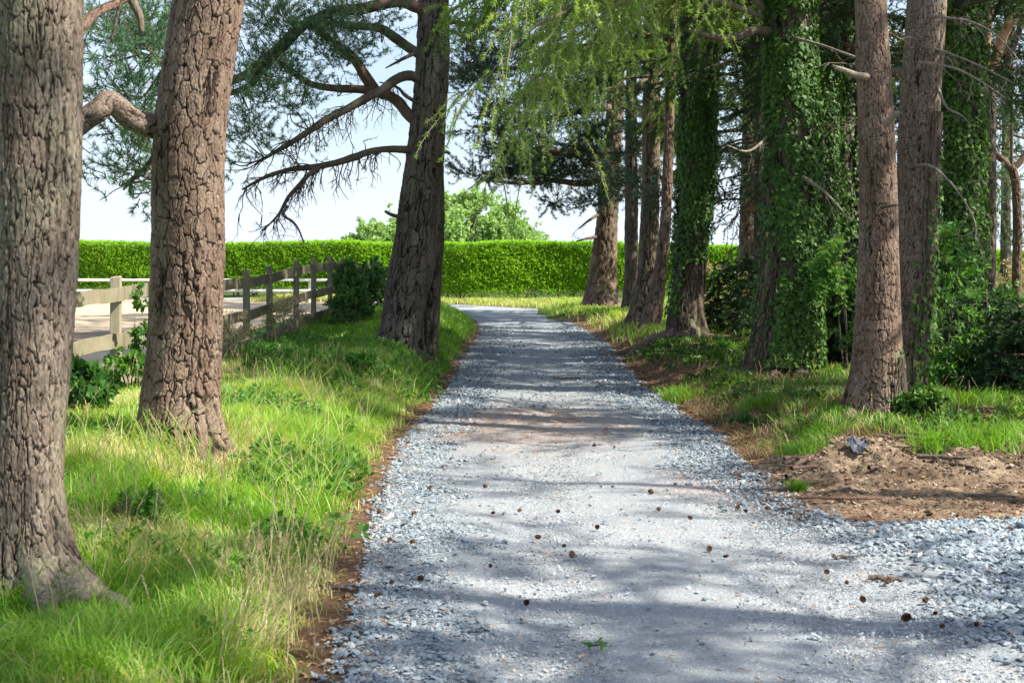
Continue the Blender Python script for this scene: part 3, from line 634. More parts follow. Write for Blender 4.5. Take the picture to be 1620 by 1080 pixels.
x, y = scatter(5000, -3, 3.8, 5, 30, lambda x, y: sst(-.05, .12, road_sd(x, y)) * sst(.6, .2, road_sd(x, y)) * .8)
s = .011 * r.lognormal(0, .4, len(x)).clip(.4, 2.5); gr5 = stones('edge_grit', M_CLOD, x, y, ground(x, y) + .006, s, 6, .6); tag(gr5, 'brown grit and shale along the soil edge of the verges', 'gravel', kind='stuff')

x, y = scatter(42000, 1.2, 7.5, 10.5, 30, lambda x, y: (x > .9) * sst(.0, .25, road_sd(x, y)) * (.35 + .65 * sst(.45, .6, fbm(x * 1.3, y * 1.3, 88))) * (poly_sd(SOILC, x, y) > -.1))
M_BIT = stone_mat('litter_bit', [(0,(.04,.025,.015)),(.5,(.13,.075,.04)),(.9,(.24,.15,.085)),(1,(.34,.26,.16))])
s = .014 * r.lognormal(0, .4, len(x)).clip(.4, 2.2); gr6 = stones('bark_litter', M_BIT, x, y, ground(x, y) + .008, s, 7, .35); tag(gr6, 'brown bark flakes and dead leaf litter under the right hand trees', 'litter', kind='stuff')
# pine needle litter: thin rust-coloured needles along the edges and over the drive
r = rng(8)
n = 60000; x = r.uniform(-2.2, 5.5, n); y = 5 + 27 * r.uniform(0, 1, n)**1.3; sd = road_sd(x, y)
pat = fbm(x * 1.5, y * .8, 31)
k = sst(-.25, .1, sd) * sst(1.6, .3, sd) * .9 + .9 * np.exp(-((y - 15.5) / 2.2)**2) * sst(.42, .62, pat) * (x < 1.3) + .05
m = (r.uniform(0, 1, n) < k) & inframe(x, y); x, y = x[m], y[m]; n = len(x); L = r.uniform(.03, .07, n); a = r.uniform(0, 6.28, n)
z = ground(x, y) + .014; d = np.stack([np.cos(a), np.sin(a), r.normal(0, .12, n)], 1) * L[:, None]; c = np.stack([x, y, z], 1); sdv = np.stack([-np.sin(a), np.cos(a), np.zeros(n)], 1) * .0022 * np.clip(y / 8, 1, 2.5)[:, None]
V = np.stack([c - d / 2 - sdv, c - d / 2 + sdv, c + d / 2 + sdv, c + d / 2 - sdv + [0, 0, .004]], 1).reshape(-1, 3)
M_LIT = leaf_mat('fallen_needles', [(0,(.18,.09,.045)),(.6,(.34,.18,.09)),(1,(.50,.33,.19))], .1)
g = mesh_np('needle_litter', V, [(np.arange(n * 4).reshape(-1, 4), 0)], [M_LIT], None, {'rnd': np.repeat(r.uniform(0, 1, n), 4)}); tag(g, 'rust coloured fallen pine needles on verges and drive', 'needle litter', kind='stuff')

def gpt(px, py):
    """the ground point seen at a pixel, banks included"""
    Y = np.linspace(5, 30, 900); X = (px - CX) / F * Y; z = soil_h(X, Y); v = HZ + F * (CH - z) / Y; k = int(np.argmax(v < py)); return float(X[k]), float(Y[k]), float(z[k])
# pine cones: scaly eggs
def cone_mesh():
    acc = Acc(); V, Fs = tube(np.array([(0, 0, z) for z in (-.022, -.015, 0, .012, .022)]), [.006, .012, .013, .009, .003], 8); acc.add(V, Fs, rnd=.2)
    k = 0
    for i in range(9):
        z = -.02 + i * .005; R = .017 * math.sin(math.pi * min(1, (z + .03) / .055))**.6 + .002
        for j in range(8):
            t = j * 2 * math.pi / 8 + i * 2.4; n_ = np.array([math.cos(t), math.sin(t), 0]); s_ = np.array([-math.sin(t), math.cos(t), 0])
            b = n_ * .006 + np.array([0, 0, z - .002]); tip = n_ * R * 1.15 + np.array([0, 0, z + .004])
            V = np.array([b, (b + tip) / 2 + s_ * .006, tip + s_ * .003, tip - s_ * .003, (b + tip) / 2 - s_ * .006, tip + np.array([0, 0, -.003])])
            acc.add(V, [(np.array([[0, 1, 2, 3]]), 0), (np.array([[0, 3, 4, 4]])[:, :3], 0), (np.array([[0, 2, 5], [0, 5, 3]]), 0)], rnd=.4 + .5 * ((i + j) % 2))
    return acc
M_CONE = leaf_mat('cone_scale', [(0,(.04,.022,.014)),(.5,(.14,.07,.04)),(1,(.26,.14,.08))], 0.01, .7)
CONES = [(848,627),(940,708),(735,733),(1030,782),(1180,813),(680,776),(780,816),(822,812),(768,773),(883,814),(655,817),(637,836),(617,860),(653,863),(945,839),(851,855),(892,869),(905,883),(776,901),(665,922),(620,927),(598,948),(1042,810),(1092,824),(1122,874),(1148,886),(1167,807),(1214,808),(833,960),(1464,956),(1480,977),(1405,925),(1340,928),(1434,984),(1491,998),(1470,819),(1308,911),(1599,842),(812,560),(790,545),(850,575),(700,742),(600,815),(1365,955),(1545,995)]
c0 = None
for i, (px, py) in enumerate(CONES):
    X_, Y_ = road_pt(px, py)
    if c0 is None: c0 = cone_mesh().build('pine_cone', [M_CONE]); o = c0
    else: o = c0.copy(); COL.objects.link(o)
    o.location = (X_, Y_, gz(X_, Y_) + .024); o.rotation_euler = (1.35 + .3 * math.sin(i), .3 * math.cos(i * 2), i * 1.3); s_ = .66 + .16 * math.sin(i * 2.7); o.scale = (s_, s_ * (1 + .15 * math.sin(i * 5)), s_ * (1.15 + .3 * math.sin(i * 3.1)))
    tag(o, 'small brown open pine cone lying on the gravel drive', 'pine cone', 'pine cones scattered over the drive')

def stick(px, py, L, rot, label, rad=.008, mat=None, seed=0, bend=.08, name='stick', cat='stick'):
    r = rng(seed); X_, Y_, z0 = gpt(px, py); acc = Acc()
    d = np.array([math.cos(rot), math.sin(rot), 0]); s = np.linspace(-.5, .5, 9)[:, None]
    C = d * L * s + np.stack([np.zeros(9), np.zeros(9), rad + .012 + .2 * rad * r.normal(0, 1, 9)], 1) + np.cumsum(r.normal(0, bend * L / 9, (9, 3)), 0) * np.array([1, 1, .2])
    V, Fs = tube(C, np.linspace(rad, rad * .55, 9), 7, .2, seed); acc.add(V, Fs, bk=.7, cid=.5)
    for q in range(3):
        j = int(r.integers(2, 8)); e = C[j] + d * L * .12 + np.array([-d[1], d[0], .2]) * L * .12 * r.choice([-1, 1])
        V, Fs = tube(np.array([C[j], (C[j] + e) / 2 + r.normal(0, .004, 3), e]), [rad * .5, rad * .4, rad * .25], 5); acc.add(V, Fs, bk=.7, cid=.5)
    o = acc.build(name, [mat or TWIG], None, True); o.location = (X_, Y_, z0 + .006); tag(o, label, cat); return o
stick(897, 602, .42, .05, 'dark stick lying across the shaded middle of the drive', .016, seed=1)
stick(945, 609, .22, .3, 'short dark twig lying right of the long stick on the drive', .01, seed=2)
stick(925, 612, .2, -.4, 'tiny twig between the two sticks on the drive', .008, seed=12)
stick(1342, 888, .2, .2, 'short dark stick on the coarse chippings below the soil patch', .012, seed=3)
stick(1400, 926, .17, -.15, 'broken bark stick on the chippings at lower right', .018, seed=4)
stick(830, 702, .9, .02, 'long thin bare twig lying across the sunny drive', .005, seed=5)
stick(1095, 880, .12, .2, 'tiny straw coloured twig on the pale wheel track', .004, TWIGP, seed=6)
stick(1285, 745, .5, .7, 'root fragment lying on the left slope of the dug soil', .017, REDTW, seed=7)
stick(1500, 735, .5, -.5, 'dark root stub lying in the middle of the bare soil', .022, seed=8)
stick(1440, 700, .7, -.55, 'dark broken root poking out below the near pine', .02, seed=9)
stick(1565, 790, .35, -.3, 'small forked root on the right side of the bare soil', .014, seed=10)
stick(1330, 795, .6, -.03, 'flat pale root lying along the lower edge of the soil', .013, REDTW, seed=11)
for q, (a_, b_, l_, ro_) in enumerate([(1170, 752, .3, .9), (1215, 742, .35, .6), (1250, 760, .25, 1.2), (1290, 770, .3, .2), (1235, 778, .2, .4), (1262, 730, .35, .9), (1425, 712, .4, -.8), (1460, 722, .45, -.35), (1530, 745, .3, -.9), (1590, 768, .3, .3), (1480, 690, .5, .3), (1385, 745, .25, .8)]):
    stick(a_, b_, l_, ro_, ['root sliver low on the left foot of the dug soil', 'bent root on the left slope of the dug soil', 'upright root end on the left slope of the dug soil', 'thin root below the heap of dug soil', 'short root lying nearest the gravel tip', 'root fragment high on the left slope of the heap', 'short dark root in the hollow right of the plastic', 'long dark root in the hollow right of the plastic', 'short steep root on the right half of the bare soil', 'thin root at the right end of the bare soil', 'long thin root along the grass edge of the bare soil', 'small root just below the plastic scrap'][q], .009 + .004 * (q % 3), (TWIG, REDTW)[q % 2], seed=900 + q, bend=.35, name='root_piece', cat='root')
# crumpled dark plastic on the heap
pX, pY, pZ = gpt(1358, 712); r = rng(9); n_ = 26
U, W = np.meshgrid(np.linspace(-1, 1, n_), np.linspace(-1, 1, n_)); rr_ = np.maximum(np.abs(U), np.abs(W)); k = rr_ / np.maximum(np.hypot(U, W), 1e-6)
px_ = U * k * .085 * (1 + .25 * fbm(U * 1.5 + 5, W * 1.5 + 5, 3)); py_ = W * k * .10 * (1 + .25 * fbm(U + 9, W + 4, 5))
pz = .03 + (1 - np.abs(2 * fbm(U * 2.2 + 3, W * 2.2 + 1, 71, 3) - 1)) * .05 + soil_h(px_ + pX, py_ + pY) - pZ + .005
i = np.arange(n_ - 1)[:, None] * n_; j = np.arange(n_ - 1)[None]; Fq = np.stack([i + j, i + j + 1, i + n_ + j + 1, i + n_ + j], -1).reshape(-1, 4)
m, nt = new_mat('dark_plastic'); finish(nt, ramp(nt, [(.3,(.03,.032,.045)),(.7,(.08,.085,.11))], noise_o(nt, 20, 3)), .6, noise_o(nt, 60, 3), .004, spec=.5)
o = mesh_np('plastic_sheet', np.stack([px_, py_, pz], -1).reshape(-1, 3), [(Fq, 0)], [m], None, None, True); o.location = (pX, pY, pZ); tag(o, 'crumpled dark plastic scrap on top of the small soil heap', 'plastic scrap')

# ================================================================== LEFT TREES
T1 = tree('pine_tree', 'broad rough pine trunk cut by the left edge of the view', 6.6, [(975,-20,108),(930,-15,92),(870,-22,86),(800,-28,82),(700,-28,92),(600,-28,100),(400,-24,114),(200,-20,120),(0,-16,126)], 12, 'grey2', 400, .006, 1, cell=(.030, .14), depth=.011, flare=.4, nroot=4, rootdir=(-.35, 1.7))
limb(T1, [(60,110,6.9),(110,70,7.6),(128,46,8),(150,22,8.2),(185,4,8.4),(230,-18,8.6),(300,-40,9)], (12,11,10,9,8.5,7.5,6), REDTW, seed=3, depth=.006)
branch_px(T1, [(205,-8,8.5),(214,12,8.5),(222,30,8.5),(224,52,8.5)], (8,7,6,4), TWIG, seed=4, n=12)
branch_px(T1, [(192,0,8.4),(184,30,8.4),(176,66,8.4)], (3,2.5,1.5), TWIG, seed=5, twigs=3, tl=(.05,.12), kids=0, tw_r=.003)
crown(T1, 'crown', PINED, 'pine', 7.5, 11.8, 16, 2.0, 1.0, .3, .1, 101, 12, sc=1.6)

T2 = tree('pine_tree', 'thick leaning pine with plated bark and crooked limb behind the first trunk', 11.0, [(705,222,338),(650,222,338),(600,230,340),(500,238,347),(400,240,350),(300,241,351),(200,248,356),(100,260,366),(40,270,378),(0,277,386)], 14, 'pink', 420, .0070, 2, cell=(.056, .17), depth=.018, flare=.34, nroot=4, rootdir=(-.9, .7))
limb(T2, [(275,205,11),(240,198,10.9),(212,190,10.8),(190,172,10.7),(172,160,10.65),(155,175,10.6),(135,190,10.6),(105,212,10.6),(60,235,10.6),(0,238,10.5),(-50,215,10.4),(-90,170,10.3)], (22,18,17,16,15.5,17,17,15,13,10,7,2.5), BARK['pine'], seed=6)
A = [catmull([P(290,120,11.2), P(260,105,13), P(225,85,13.6), P(170,60,14)], 5), catmull([P(290,260,11.2), P(250,240,12.6), P(225,225,13.3), P(195,210,13.6)], 5), catmull([P(250,240,12.8), P(225,270,13.2), P(195,300,13.4)], 5)]
acc = Acc()
for c in A:
    V, Fs = tube(c, np.linspace(.03, .01, len(c)), 6); acc.add(V, [(f, 1) for f, _ in Fs], bk=.8, rnd=.5)
blobs(acc, [(235,55,13.5,45,28,110),(190,60,13.5,45,22,70),(255,92,13,22,14,40),(215,30,13.6,40,14,40),(210,75,13.2,40,20,60),(212,152,13.2,36,16,45),(235,168,13,16,14,26),(228,215,13,20,28,60),(215,235,13.2,22,26,45),(222,268,13,22,26,55),(205,285,13.2,24,18,26),(228,305,13.2,10,12,14)], 'pine', 11, A, .8)
acc.build('crown', [PINE, TWIG], T2['o'], loc=T2['loc'])
crown(T2, 'upper_crown', PINE, 'pine', 8, 13.6, 20, 2.4, 1.2, .3, .1, 102, 12, sc=1.6)
bare_branch(T2, P(285,285,11)[2], -80, .5, .008, TWIG, 5, .1, twigs=3)

T3 = tree('pine_tree', 'twin stemmed dark pine on the bank beside the fence', 22.5, [(555,600,662),(540,602,664),(500,606,668),(450,614,680),(400,624,688),(350,630,692),(300,637,696),(250,645,700),(200,650,702),(150,656,708),(100,660,710),(50,661,710),(0,662,709)], 17, 'grey', 260, .014, 3, cell=(.08, .35), depth=.035, flare=.22, nroot=5)
tb = T3
zz = np.linspace(.1, 3.4, 40); xs_ = np.interp(zz, [.3, 1.2, 2.2, 3.4], [P(668,0,22.9)[0], P(676,0,22.9)[0], P(684,0,22.9)[0], P(690,0,22.9)[0]])
trunk(T3['o'], lambda h: np.array([np.interp(h, zz, xs_), 22.95, h]), lambda h: float(np.interp(h, [.3, 2.4, 3.5], [.2, .17, .1])), .38, 3.5, 3.5, 110, .022, BARK['grey'], T3['loc'], (.07, .28), .035, .2, 4, 33, name='trunk')
BL = []
BL.append(branch_px(T3, [(662,238,22.4),(640,237,22.2),(612,236,22),(585,240,21.9),(560,249,21.8),(530,258,21.8),(500,264,21.8),(460,268,21.8),(420,280,21.8),(383,300,21.8)], (7,6,5.5,5,6,5,5,4,3,1.5), TWIG, 'dead_branch', 46, 11, (.25,.7), .5, tw_r=.011))
branch_px(T3, [(508,262,21.8),(490,275,21.7),(474,292,21.7),(456,312,21.7),(440,340,21.7),(415,366,21.7)], (4,4,3.5,3,2,1), TWIG, 'dead_branch', 30, 12, (.2,.5), .5, tw_r=.009)
branch_px(T3, [(455,325,21.7),(448,340,21.7),(462,350,21.7),(472,362,21.7),(481,384,21.7)], (2,2,2,1.5,1), TWIG, 'dead_branch', 8, 13, (.1,.25), .6, tw_r=.004)
BL.append(branch_px(T3, [(668,130,22.4),(650,120,22.2),(630,124,22),(605,142,21.8),(580,155,21.7),(550,172,21.6),(515,190,21.5),(485,210,21.4),(450,232,21.4),(418,250,21.4)], (8,8,8,7,7,6,6,5,4,2), TWIG, 'branch', 50, 14, (.25,.7), .5, tw_r=.010))
BL.append(branch_px(T3, [(662,195,22.4),(645,180,22.4),(630,162,22.4),(608,149,22.3),(575,142,22.2),(530,140,22),(490,132,21.8),(455,108,21.7),(438,98,21.6)], (10,9,9,8,7,6,5,5,4), REDTW, 'branch', 6, 15, (.2,.5), .2))
BL.append(branch_px(T3, [(595,145,22.3),(580,125,22.2),(562,95,22.1),(545,80,22.1),(520,62,22),(495,42,22),(465,40,21.9)], (9,9,8,7,6,6,5), REDTW, 'branch', 6, 16, (.2,.5), .2))
BL.append(branch_px(T3, [(672,90,22.4),(650,78,22.3),(625,60,22.2),(600,45,22.1),(560,42,22),(520,36,22)], (9,8,8,7,5,4), TWIG, 'branch', 8, 17, (.2,.4), .3))
BL.append(branch_px(T3, [(682,20,22.4),(660,12,22.3),(632,2,22.2),(600,8,22),(570,15,21.9),(530,18,21.8),(490,35,21.6),(470,48,21.5),(450,70,21.4),(420,95,21.3),(390,118,21.2),(350,135,21.2)], (10,10,10,9,9,8,8,9,9,8,7,5), REDTW, 'branch', 14, 18, (.2,.5), .4))
BL.append(branch_px(T3, [(452,68,21.4),(430,95,21.4),(412,115,21.3),(395,135,21.3),(360,150,21.3)], (7,6,6,5,4), REDTW, 'branch', 8, 19, (.2,.5), .4))
branch_px(T3, [(700,34,22.5),(725,36,22.5),(760,42,22.5),(800,50,22.5)], (4,4,3,2), TWIG, 'dead_branch', 5, 20, (.1,.25), .1)
branch_px(T3, [(705,48,22.5),(720,52,22.5),(740,62,22.5)], (3,2.5,1.5), TWIG, 'dead_branch', 2, 21, (.05,.12), .1)
branch_px(T3, [(655,85,22.2),(640,92,22.1),(625,100,22.1),(610,108,22)], (3,3,2,1), TWIG, 'dead_branch', 3, 22, (.08,.2), .1)
branch_px(T3, [(655,160,22.3),(640,150,22.2),(628,138,22.1),(600,130,22)], (3,3,2,1), TWIG, 'dead_branch', 4, 23, (.08,.2), .1)
branch_px(T3, [(690,242,22.5),(705,240,22.4),(712,243,22.4)], (3.5,3,2), TWIG, 'dead_branch', 0, 24)
branch_px(T3, [(640,345,22.2),(620,340,22),(609,334,22)], (4,3,2), TWIG, 'dead_branch', 0, 25)
acc = Acc()
blobs(acc, [(395,40,21,50,40,90),(440,20,21.3,60,22,100),(500,22,21.6,50,18,70),(560,30,21.6,60,22,80),(610,20,21.6,30,16,24),(500,78,21.8,48,24,70),(560,85,21.8,30,12,22),(540,110,21.8,40,12,26),(430,140,21.2,38,26,60),(470,120,21.4,34,20,40),(395,90,21,30,28,50),(385,165,21,34,32,60),(410,190,21.1,34,26,46),(380,225,21,26,34,40),(365,255,21,16,26,22),(450,165,21.4,32,18,36),(500,175,21.6,30,14,14),(460,225,21.3,42,7,12),(428,240,21.2,22,8,12),(600,60,21.8,30,16,20)], 'pine', 12, BL, 1.1)
acc.build('crown', [PINE, TWIG], T3['o'], loc=T3['loc'])
crown(T3, 'upper_crown', PINE, 'pine', 7.5, 16.5, 26, 3.2, 1.4, .3, .1, 103, 10, sc=1.7)

# ================================================================== RIGHT TREES
R0 = tree('pine_tree', 'farthest pink grey pine trunk beside the bend of the drive', 45, [(490,925,982),(470,927,975),(440,933,973),(400,938,974),(350,944,976),(300,948,979),(200,958,984),(100,964,988)], 19, 'pink', 90, .05, 21, cell=(.09, .3), depth=.045, flare=.25)
R1 = tree('pine_tree', 'slim straight trunk next right of the farthest pine', 41, [(500,985,1010),(450,988,1008),(400,989,1008),(300,989,1008),(200,990,1007),(100,992,1008)], 18, 'grey', 80, .05, 22, cell=(.08, .3), depth=.035, flare=.3)
R2 = tree('larch_tree', 'grey larch with a bulged foot beside the drive edge', 33, [(525,992,1040),(500,997,1037),(450,1008,1042),(400,1011,1040),(300,1016,1042),(200,1017,1044),(100,1019,1044),(0,1021,1045)], 18, 'larch', 110, .035, 23, cell=(.08, .25), depth=.035, flare=.45)
R3 = tree('larch_tree', 'thin pinkish trunk leaning right behind the bulged larch', 30, [(532,1012,1040),(500,1020,1044),(450,1032,1052),(400,1040,1058),(330,1047,1062),(200,1052,1066),(0,1056,1070)], 17, 'pink', 80, .035, 24, cell=(.07, .25), depth=.03, flare=.6)
R4 = tree('larch_tree', 'ivy clad trunk standing on a raised root plate with bare brown foot', 26.5, [(535,1058,1112),(500,1062,1110),(450,1068,1112),(400,1074,1116),(300,1078,1122),(200,1082,1126),(100,1086,1130),(0,1088,1132)], 19, 'larch', 130, .03, 25, cell=(.08, .25), depth=.035, flare=.45)
R5 = tree('pine_tree', 'pale sunlit slim trunk far behind between two ivy clad trees', 37, [(470,1170,1196),(400,1171,1195),(300,1173,1196),(200,1175,1196),(100,1177,1196)], 17, 'grey', 80, .05, 26, cell=(.07, .25), depth=.035, flare=.2)
R6 = tree('larch_tree', 'massive larch with ivy on its right half and hanging green sprays', 19, [(602,1188,1280),(560,1195,1284),(500,1203,1290),(400,1210,1292),(300,1212,1288),(200,1212,1286),(100,1212,1282),(0,1210,1278)], 20, 'larch', 260, .014, 27, cell=(.07, .26), depth=.035, flare=.28)
R7 = tree('larch_tree', 'dark ivy wrapped trunk close behind the massive larch', 24, [(560,1262,1312),(450,1264,1312),(300,1266,1314),(150,1268,1316),(0,1270,1316)], 18, 'grey', 100, .04, 28, flare=.3)
R7b = tree('larch_tree', 'ivy wrapped trunk glimpsed just left of the near pines', 25, [(560,1310,1352),(450,1312,1354),(300,1314,1354),(150,1316,1354),(0,1318,1352)], 18, 'grey', 100, .04, 29, flare=.3)
R8 = tree('pine_tree', 'near pale barked pine with broken stub, in front of its pair', 14.1, [(668,1340,1416),(640,1345,1416),(600,1349,1419),(550,1352,1422),(450,1356,1422),(400,1358,1420),(300,1362,1418),(200,1360,1414),(100,1356,1410),(0,1354,1402)], 16, 'pink', 320, .008, 30, cell=(.036, .11), depth=.011, flare=.3, rootdir=(3.3, .35))
R9 = tree('pine_tree', 'near grey brown pine with ivy creeping up its right side', 14.9, [(650,1392,1450),(600,1398,1454),(550,1404,1460),(450,1414,1474),(400,1418,1480),(300,1421,1484),(200,1425,1487),(100,1432,1494),(0,1440,1500)], 17, 'pine', 320, .008, 31, cell=(.034, .11), depth=.011, flare=.25)
R10 = tree('larch_tree', 'ivy wrapped trunk just right of the near pine pair', 20, [(590,1488,1556),(500,1494,1550),(400,1498,1550),(200,1500,1548),(0,1502,1546)], 18, 'grey', 110, .03, 32, flare=.3)
R11 = tree('pine_tree', 'slim grey pine turning orange at the top near the right edge', 28, [(510,1548,1576),(450,1551,1574),(350,1553,1574),(250,1554,1573),(150,1554,1573),(128,1552,1572)], 5.6, 'grey', 90, .035, 34, cell=(.07, .25), depth=.02, flare=.3)
R12 = tree('pine_tree', 'crooked thin pine at the far right edge', 32, [(500,1600,1616),(450,1600,1614),(350,1602,1615),(290,1600,1613),(262,1594,1606)], 4.15, 'pink', 60, .04, 35, cell=(.06, .2), depth=.02, flare=.3)
# forks and limbs
branch_px(R11, [(1562,135,28),(1570,105,28),(1580,80,28),(1588,55,28),(1604,30,28),(1640,5,28)], (10,9,9,8,8,7), BARK['orange'], seed=40, n=14)
branch_px(R11, [(1562,130,28),(1560,90,28),(1562,50,28),(1566,10,28),(1570,-60,28)], (9,7,7,6,5), BARK['orange'], seed=41, n=14)
branch_px(R11, [(1570,130,28.3),(1588,110,28.4),(1600,80,28.6),(1612,50,28.8),(1622,10,29)], (6,6,6,5,5), TWIG, seed=42, n=10, twigs=8)
branch_px(R12, [(1600,268,32),(1590,256,32),(1580,248,32),(1570,236,32),(1568,222,32)], (6,6,5,5,3), REDTW, seed=43, n=10, twigs=10)
branch_px(R12, [(1601,270,32),(1612,258,32),(1625,240,32)], (5,5,4), REDTW, seed=44, n=8, twigs=5)
branch_px(R8, [(1372,122,14),(1352,118,13.9),(1338,112,13.8),(1326,108,13.8),(1316,103,13.8)], (6.5,5,4,3.5,1.2), TWIGP, 'broken_branch', 4, 45, (.03,.08), 0, kids=0)
branch_px(R8, [(1400,196,13.9),(1410,188,13.8),(1420,178,13.7)], (6,5,4.5), TWIGP, 'broken_branch', 0, 46)
branch_px(R8, [(1396,328,13.9),(1408,326,13.75),(1422,324,13.7)], (3,2.5,1), TWIG, 'dead_branch', 2, 47, (.03,.07), 0, kids=0)
branch_px(R9, [(1432,122,14.9),(1420,112,14.9),(1410,118,15.0)], (6,5,5), TWIG, 'branch', 0, 48)
branch_px(R9, [(1470,26,14.7),(1495,28,14.5),(1530,33,14.4),(1565,48,14.3),(1595,75,14.2),(1615,100,14.1)], (2.8,2.2,1.9,1.6,1.2,.7), TWIGP, 'dead_branch', 14, 49, (.12,.4), .2, tw_r=.004)
branch_px(R9, [(1455,99,14.7),(1480,102,14.5),(1515,110,14.4),(1550,128,14.3),(1590,155,14.2)], (2.8,2.2,1.8,1.4,.8), TWIGP, 'dead_branch', 12, 50, (.12,.4), .2, tw_r=.004)
branch_px(R9, [(1448,262,14.7),(1470,262,14.5),(1495,280,14.4),(1520,310,14.3),(1540,345,14.2),(1545,375,14.2)], (2.8,2.2,1.9,1.6,1.2,.8), TWIGP, 'dead_branch', 12, 51, (.12,.35), .3, tw_r=.004)
branch_px(R9, [(1470,75,14.8),(1500,84,14.7),(1545,102,14.6),(1600,130,14.5)], (2.2,1.8,1.5,.8), TWIGP, 'dead_branch', 10, 52, (.1,.3), .2, tw_r=.003)
branch_px(R9, [(1484,140,14.8),(1498,170,14.6),(1520,182,14.5),(1534,196,14.5)], (2.5,2,1.5,.8), TWIGP, 'dead_branch', 4, 53, (.08,.2), .2, tw_r=.003)
branch_px(R6, [(1222,50,18.8),(1195,48,18.6),(1170,58,18.4),(1140,60,18.3),(1110,54,18.2),(1085,48,18.2)], (8,7,6,6,5,3), TWIG, 'branch', 6, 54, (.15,.4), .4)
branch_px(R6, [(1255,60,18.6),(1300,72,18.2),(1340,86,17.9),(1380,100,17.6)], (3,2.2,2,1), TWIGP, 'dead_branch', 6, 55, (.1,.3), .4, tw_r=.004)
branch_px(R6, [(1270,280,18.6),(1300,300,18.2),(1325,325,18),(1345,350,17.8)], (3,2.2,2,1), TWIGP, 'dead_branch', 5, 56, (.1,.3), .4, tw_r=.004)
branch_px(R6, [(1215,215,18.8),(1200,230,18.6),(1180,240,18.5),(1150,230,18.4)], (3,2.2,2,1), TWIGP, 'dead_branch', 5, 57, (.1,.3), .4, tw_r=.004)
branch_px(R2, [(1030,120,33),(1010,132,32.5),(985,140,32),(965,148,31.6),(955,160,31.4)], (4,3,3,2,1.5), TWIG, 'dead_branch', 8, 58, (.2,.6), .3)
branch_px(R2, [(1030,90,33),(1060,130,32.4),(1045,180,32),(1050,220,32)], (2,1.6,1.5,1), TWIG, 'dead_branch', 4, 59, (.2,.4), .3)
RB0 = [branch_px(R0, [(965,240,45),(930,236,43),(905,242,42),(880,240,41.5),(860,232,41)], (6,7,8,6,2), REDTW, 'branch', 3, 60, (.2,.5), .1),
       branch_px(R0, [(962,280,45),(920,290,43),(870,285,42),(820,290,41),(770,285,40)], (6,5,4,3,2), TWIG, 'branch', 10, 61, (.3,.9), .5),
       branch_px(R0, [(968,170,45),(920,175,43),(860,190,42),(800,205,41),(750,200,40)], (6,5,4,3,2), TWIG, 'branch', 10, 62, (.3,.9), .3),
       branch_px(R0, [(972,100,45),(920,90,43),(860,100,42),(790,110,41),(735,100,40)], (6,5,4,3,2), TWIG, 'branch', 10, 63, (.3,.9), .3),
       branch_px(R0, [(945,340,44.6),(930,350,44),(915,362,44)], (3,2,1), TWIG, 'dead_branch', 5, 64, (.2,.5), .2),
       branch_px(R0, [(942,375,44.6),(925,378,44),(912,382,44)], (3,2,1), TWIG, 'dead_branch', 4, 65, (.2,.5), .2)]
acc = Acc()
STY['pinef'] = dict(STY['pine'], nl=.11, nw=.02, per=12, ls=(.3, .75), tw=(.01, .004))
blobs(acc, [(740,70,40,36,42,90),(735,130,40,28,36,60),(790,120,41,50,34,100),(770,190,41,42,24,80),(830,200,41.5,50,34,110),(800,250,41,55,22,100),(765,275,41,34,16,50),(850,275,42,55,24,120),(905,262,43,45,26,110),(940,225,43,40,32,110),(900,170,43,50,32,110),(960,290,43.5,36,22,80),(870,315,42,22,14,28),(945,315,43,28,14,44),(890,120,43,50,32,80),(830,60,42,60,40,90),(985,250,42,34,28,60),(1000,300,41,26,14,36),(1060,310,32,22,14,34)], 'pinef', 13, RB0, 1.45, up=0)
acc.build('crown', [PINED, TWIG], R0['o'], loc=R0['loc'])
crown(R0, 'upper_crown', PINED, 'pinef', 8, 18, 22, 4.5, 2, .2, .1, 104, 6, sc=1.3)
crown(R1, 'crown', PINED, 'pinef', 4.6, 17, 44, 3.5, 2, .1, .25, 105, 13, sc=1.1)
crown(R2, 'crown', LARCH, 'larch', 5.4, 17, 44, 3.6, 2, .1, .3, 106, 12, sc=1.1)
crown(R3, 'crown', SPRUCE, 'spruce', 5.2, 16, 32, 3, 1.5, .0, .2, 107, 10, sc=1.5)
crown(R4, 'crown', LARCH, 'larch', 5.5, 18, 46, 3.8, 2, .1, .35, 108, 13, sc=1.1)
crown(R5, 'crown', PINED, 'pinef', 4.8, 16, 44, 3.5, 2, .1, .2, 109, 13)
# the larch whose sprays hang over the drive
acc_d = lambda O, r: ~((O[:, 2] < 4.0) & (O[:, 0] > 3.5)) 
crown(R6, 'crown', LARCH, 'larch', 5.6, 6.8, 9, 3.6, 3.4, .12, .3, 110, 11, az=(math.radians(238), math.radians(322)), sc=1.0, dens=acc_d)
crown(R6, 'upper_crown', LARCH, 'larch', 6.2, 19, 60, 4.0, 2, .15, .3, 111, 10, sc=1.1)
crown(R7, 'crown', SPRUCE, 'spruce', 5.0, 17, 50, 3.8, 1.8, .0, .2, 112, 13, sc=1.6)
crown(R7b, 'crown', SPRUCE, 'spruce', 5.0, 17, 40, 3.8, 1.8, .0, .2, 113, 10, sc=1.6)
crown(R8, 'crown', PINE, 'pine', 12, 15.8, 16, 2.3, 1.2, .3, .1, 114, 12, sc=1.6)
crown(R9, 'crown', PINE, 'pine', 12.5, 16.8, 16, 2.3, 1.2, .3, .1, 115, 12, sc=1.6)
crown(R10, 'crown', SPRUCE, 'spruce', 5.0, 17, 50, 3.8, 1.8, .0, .2, 116, 13, sc=1.6)
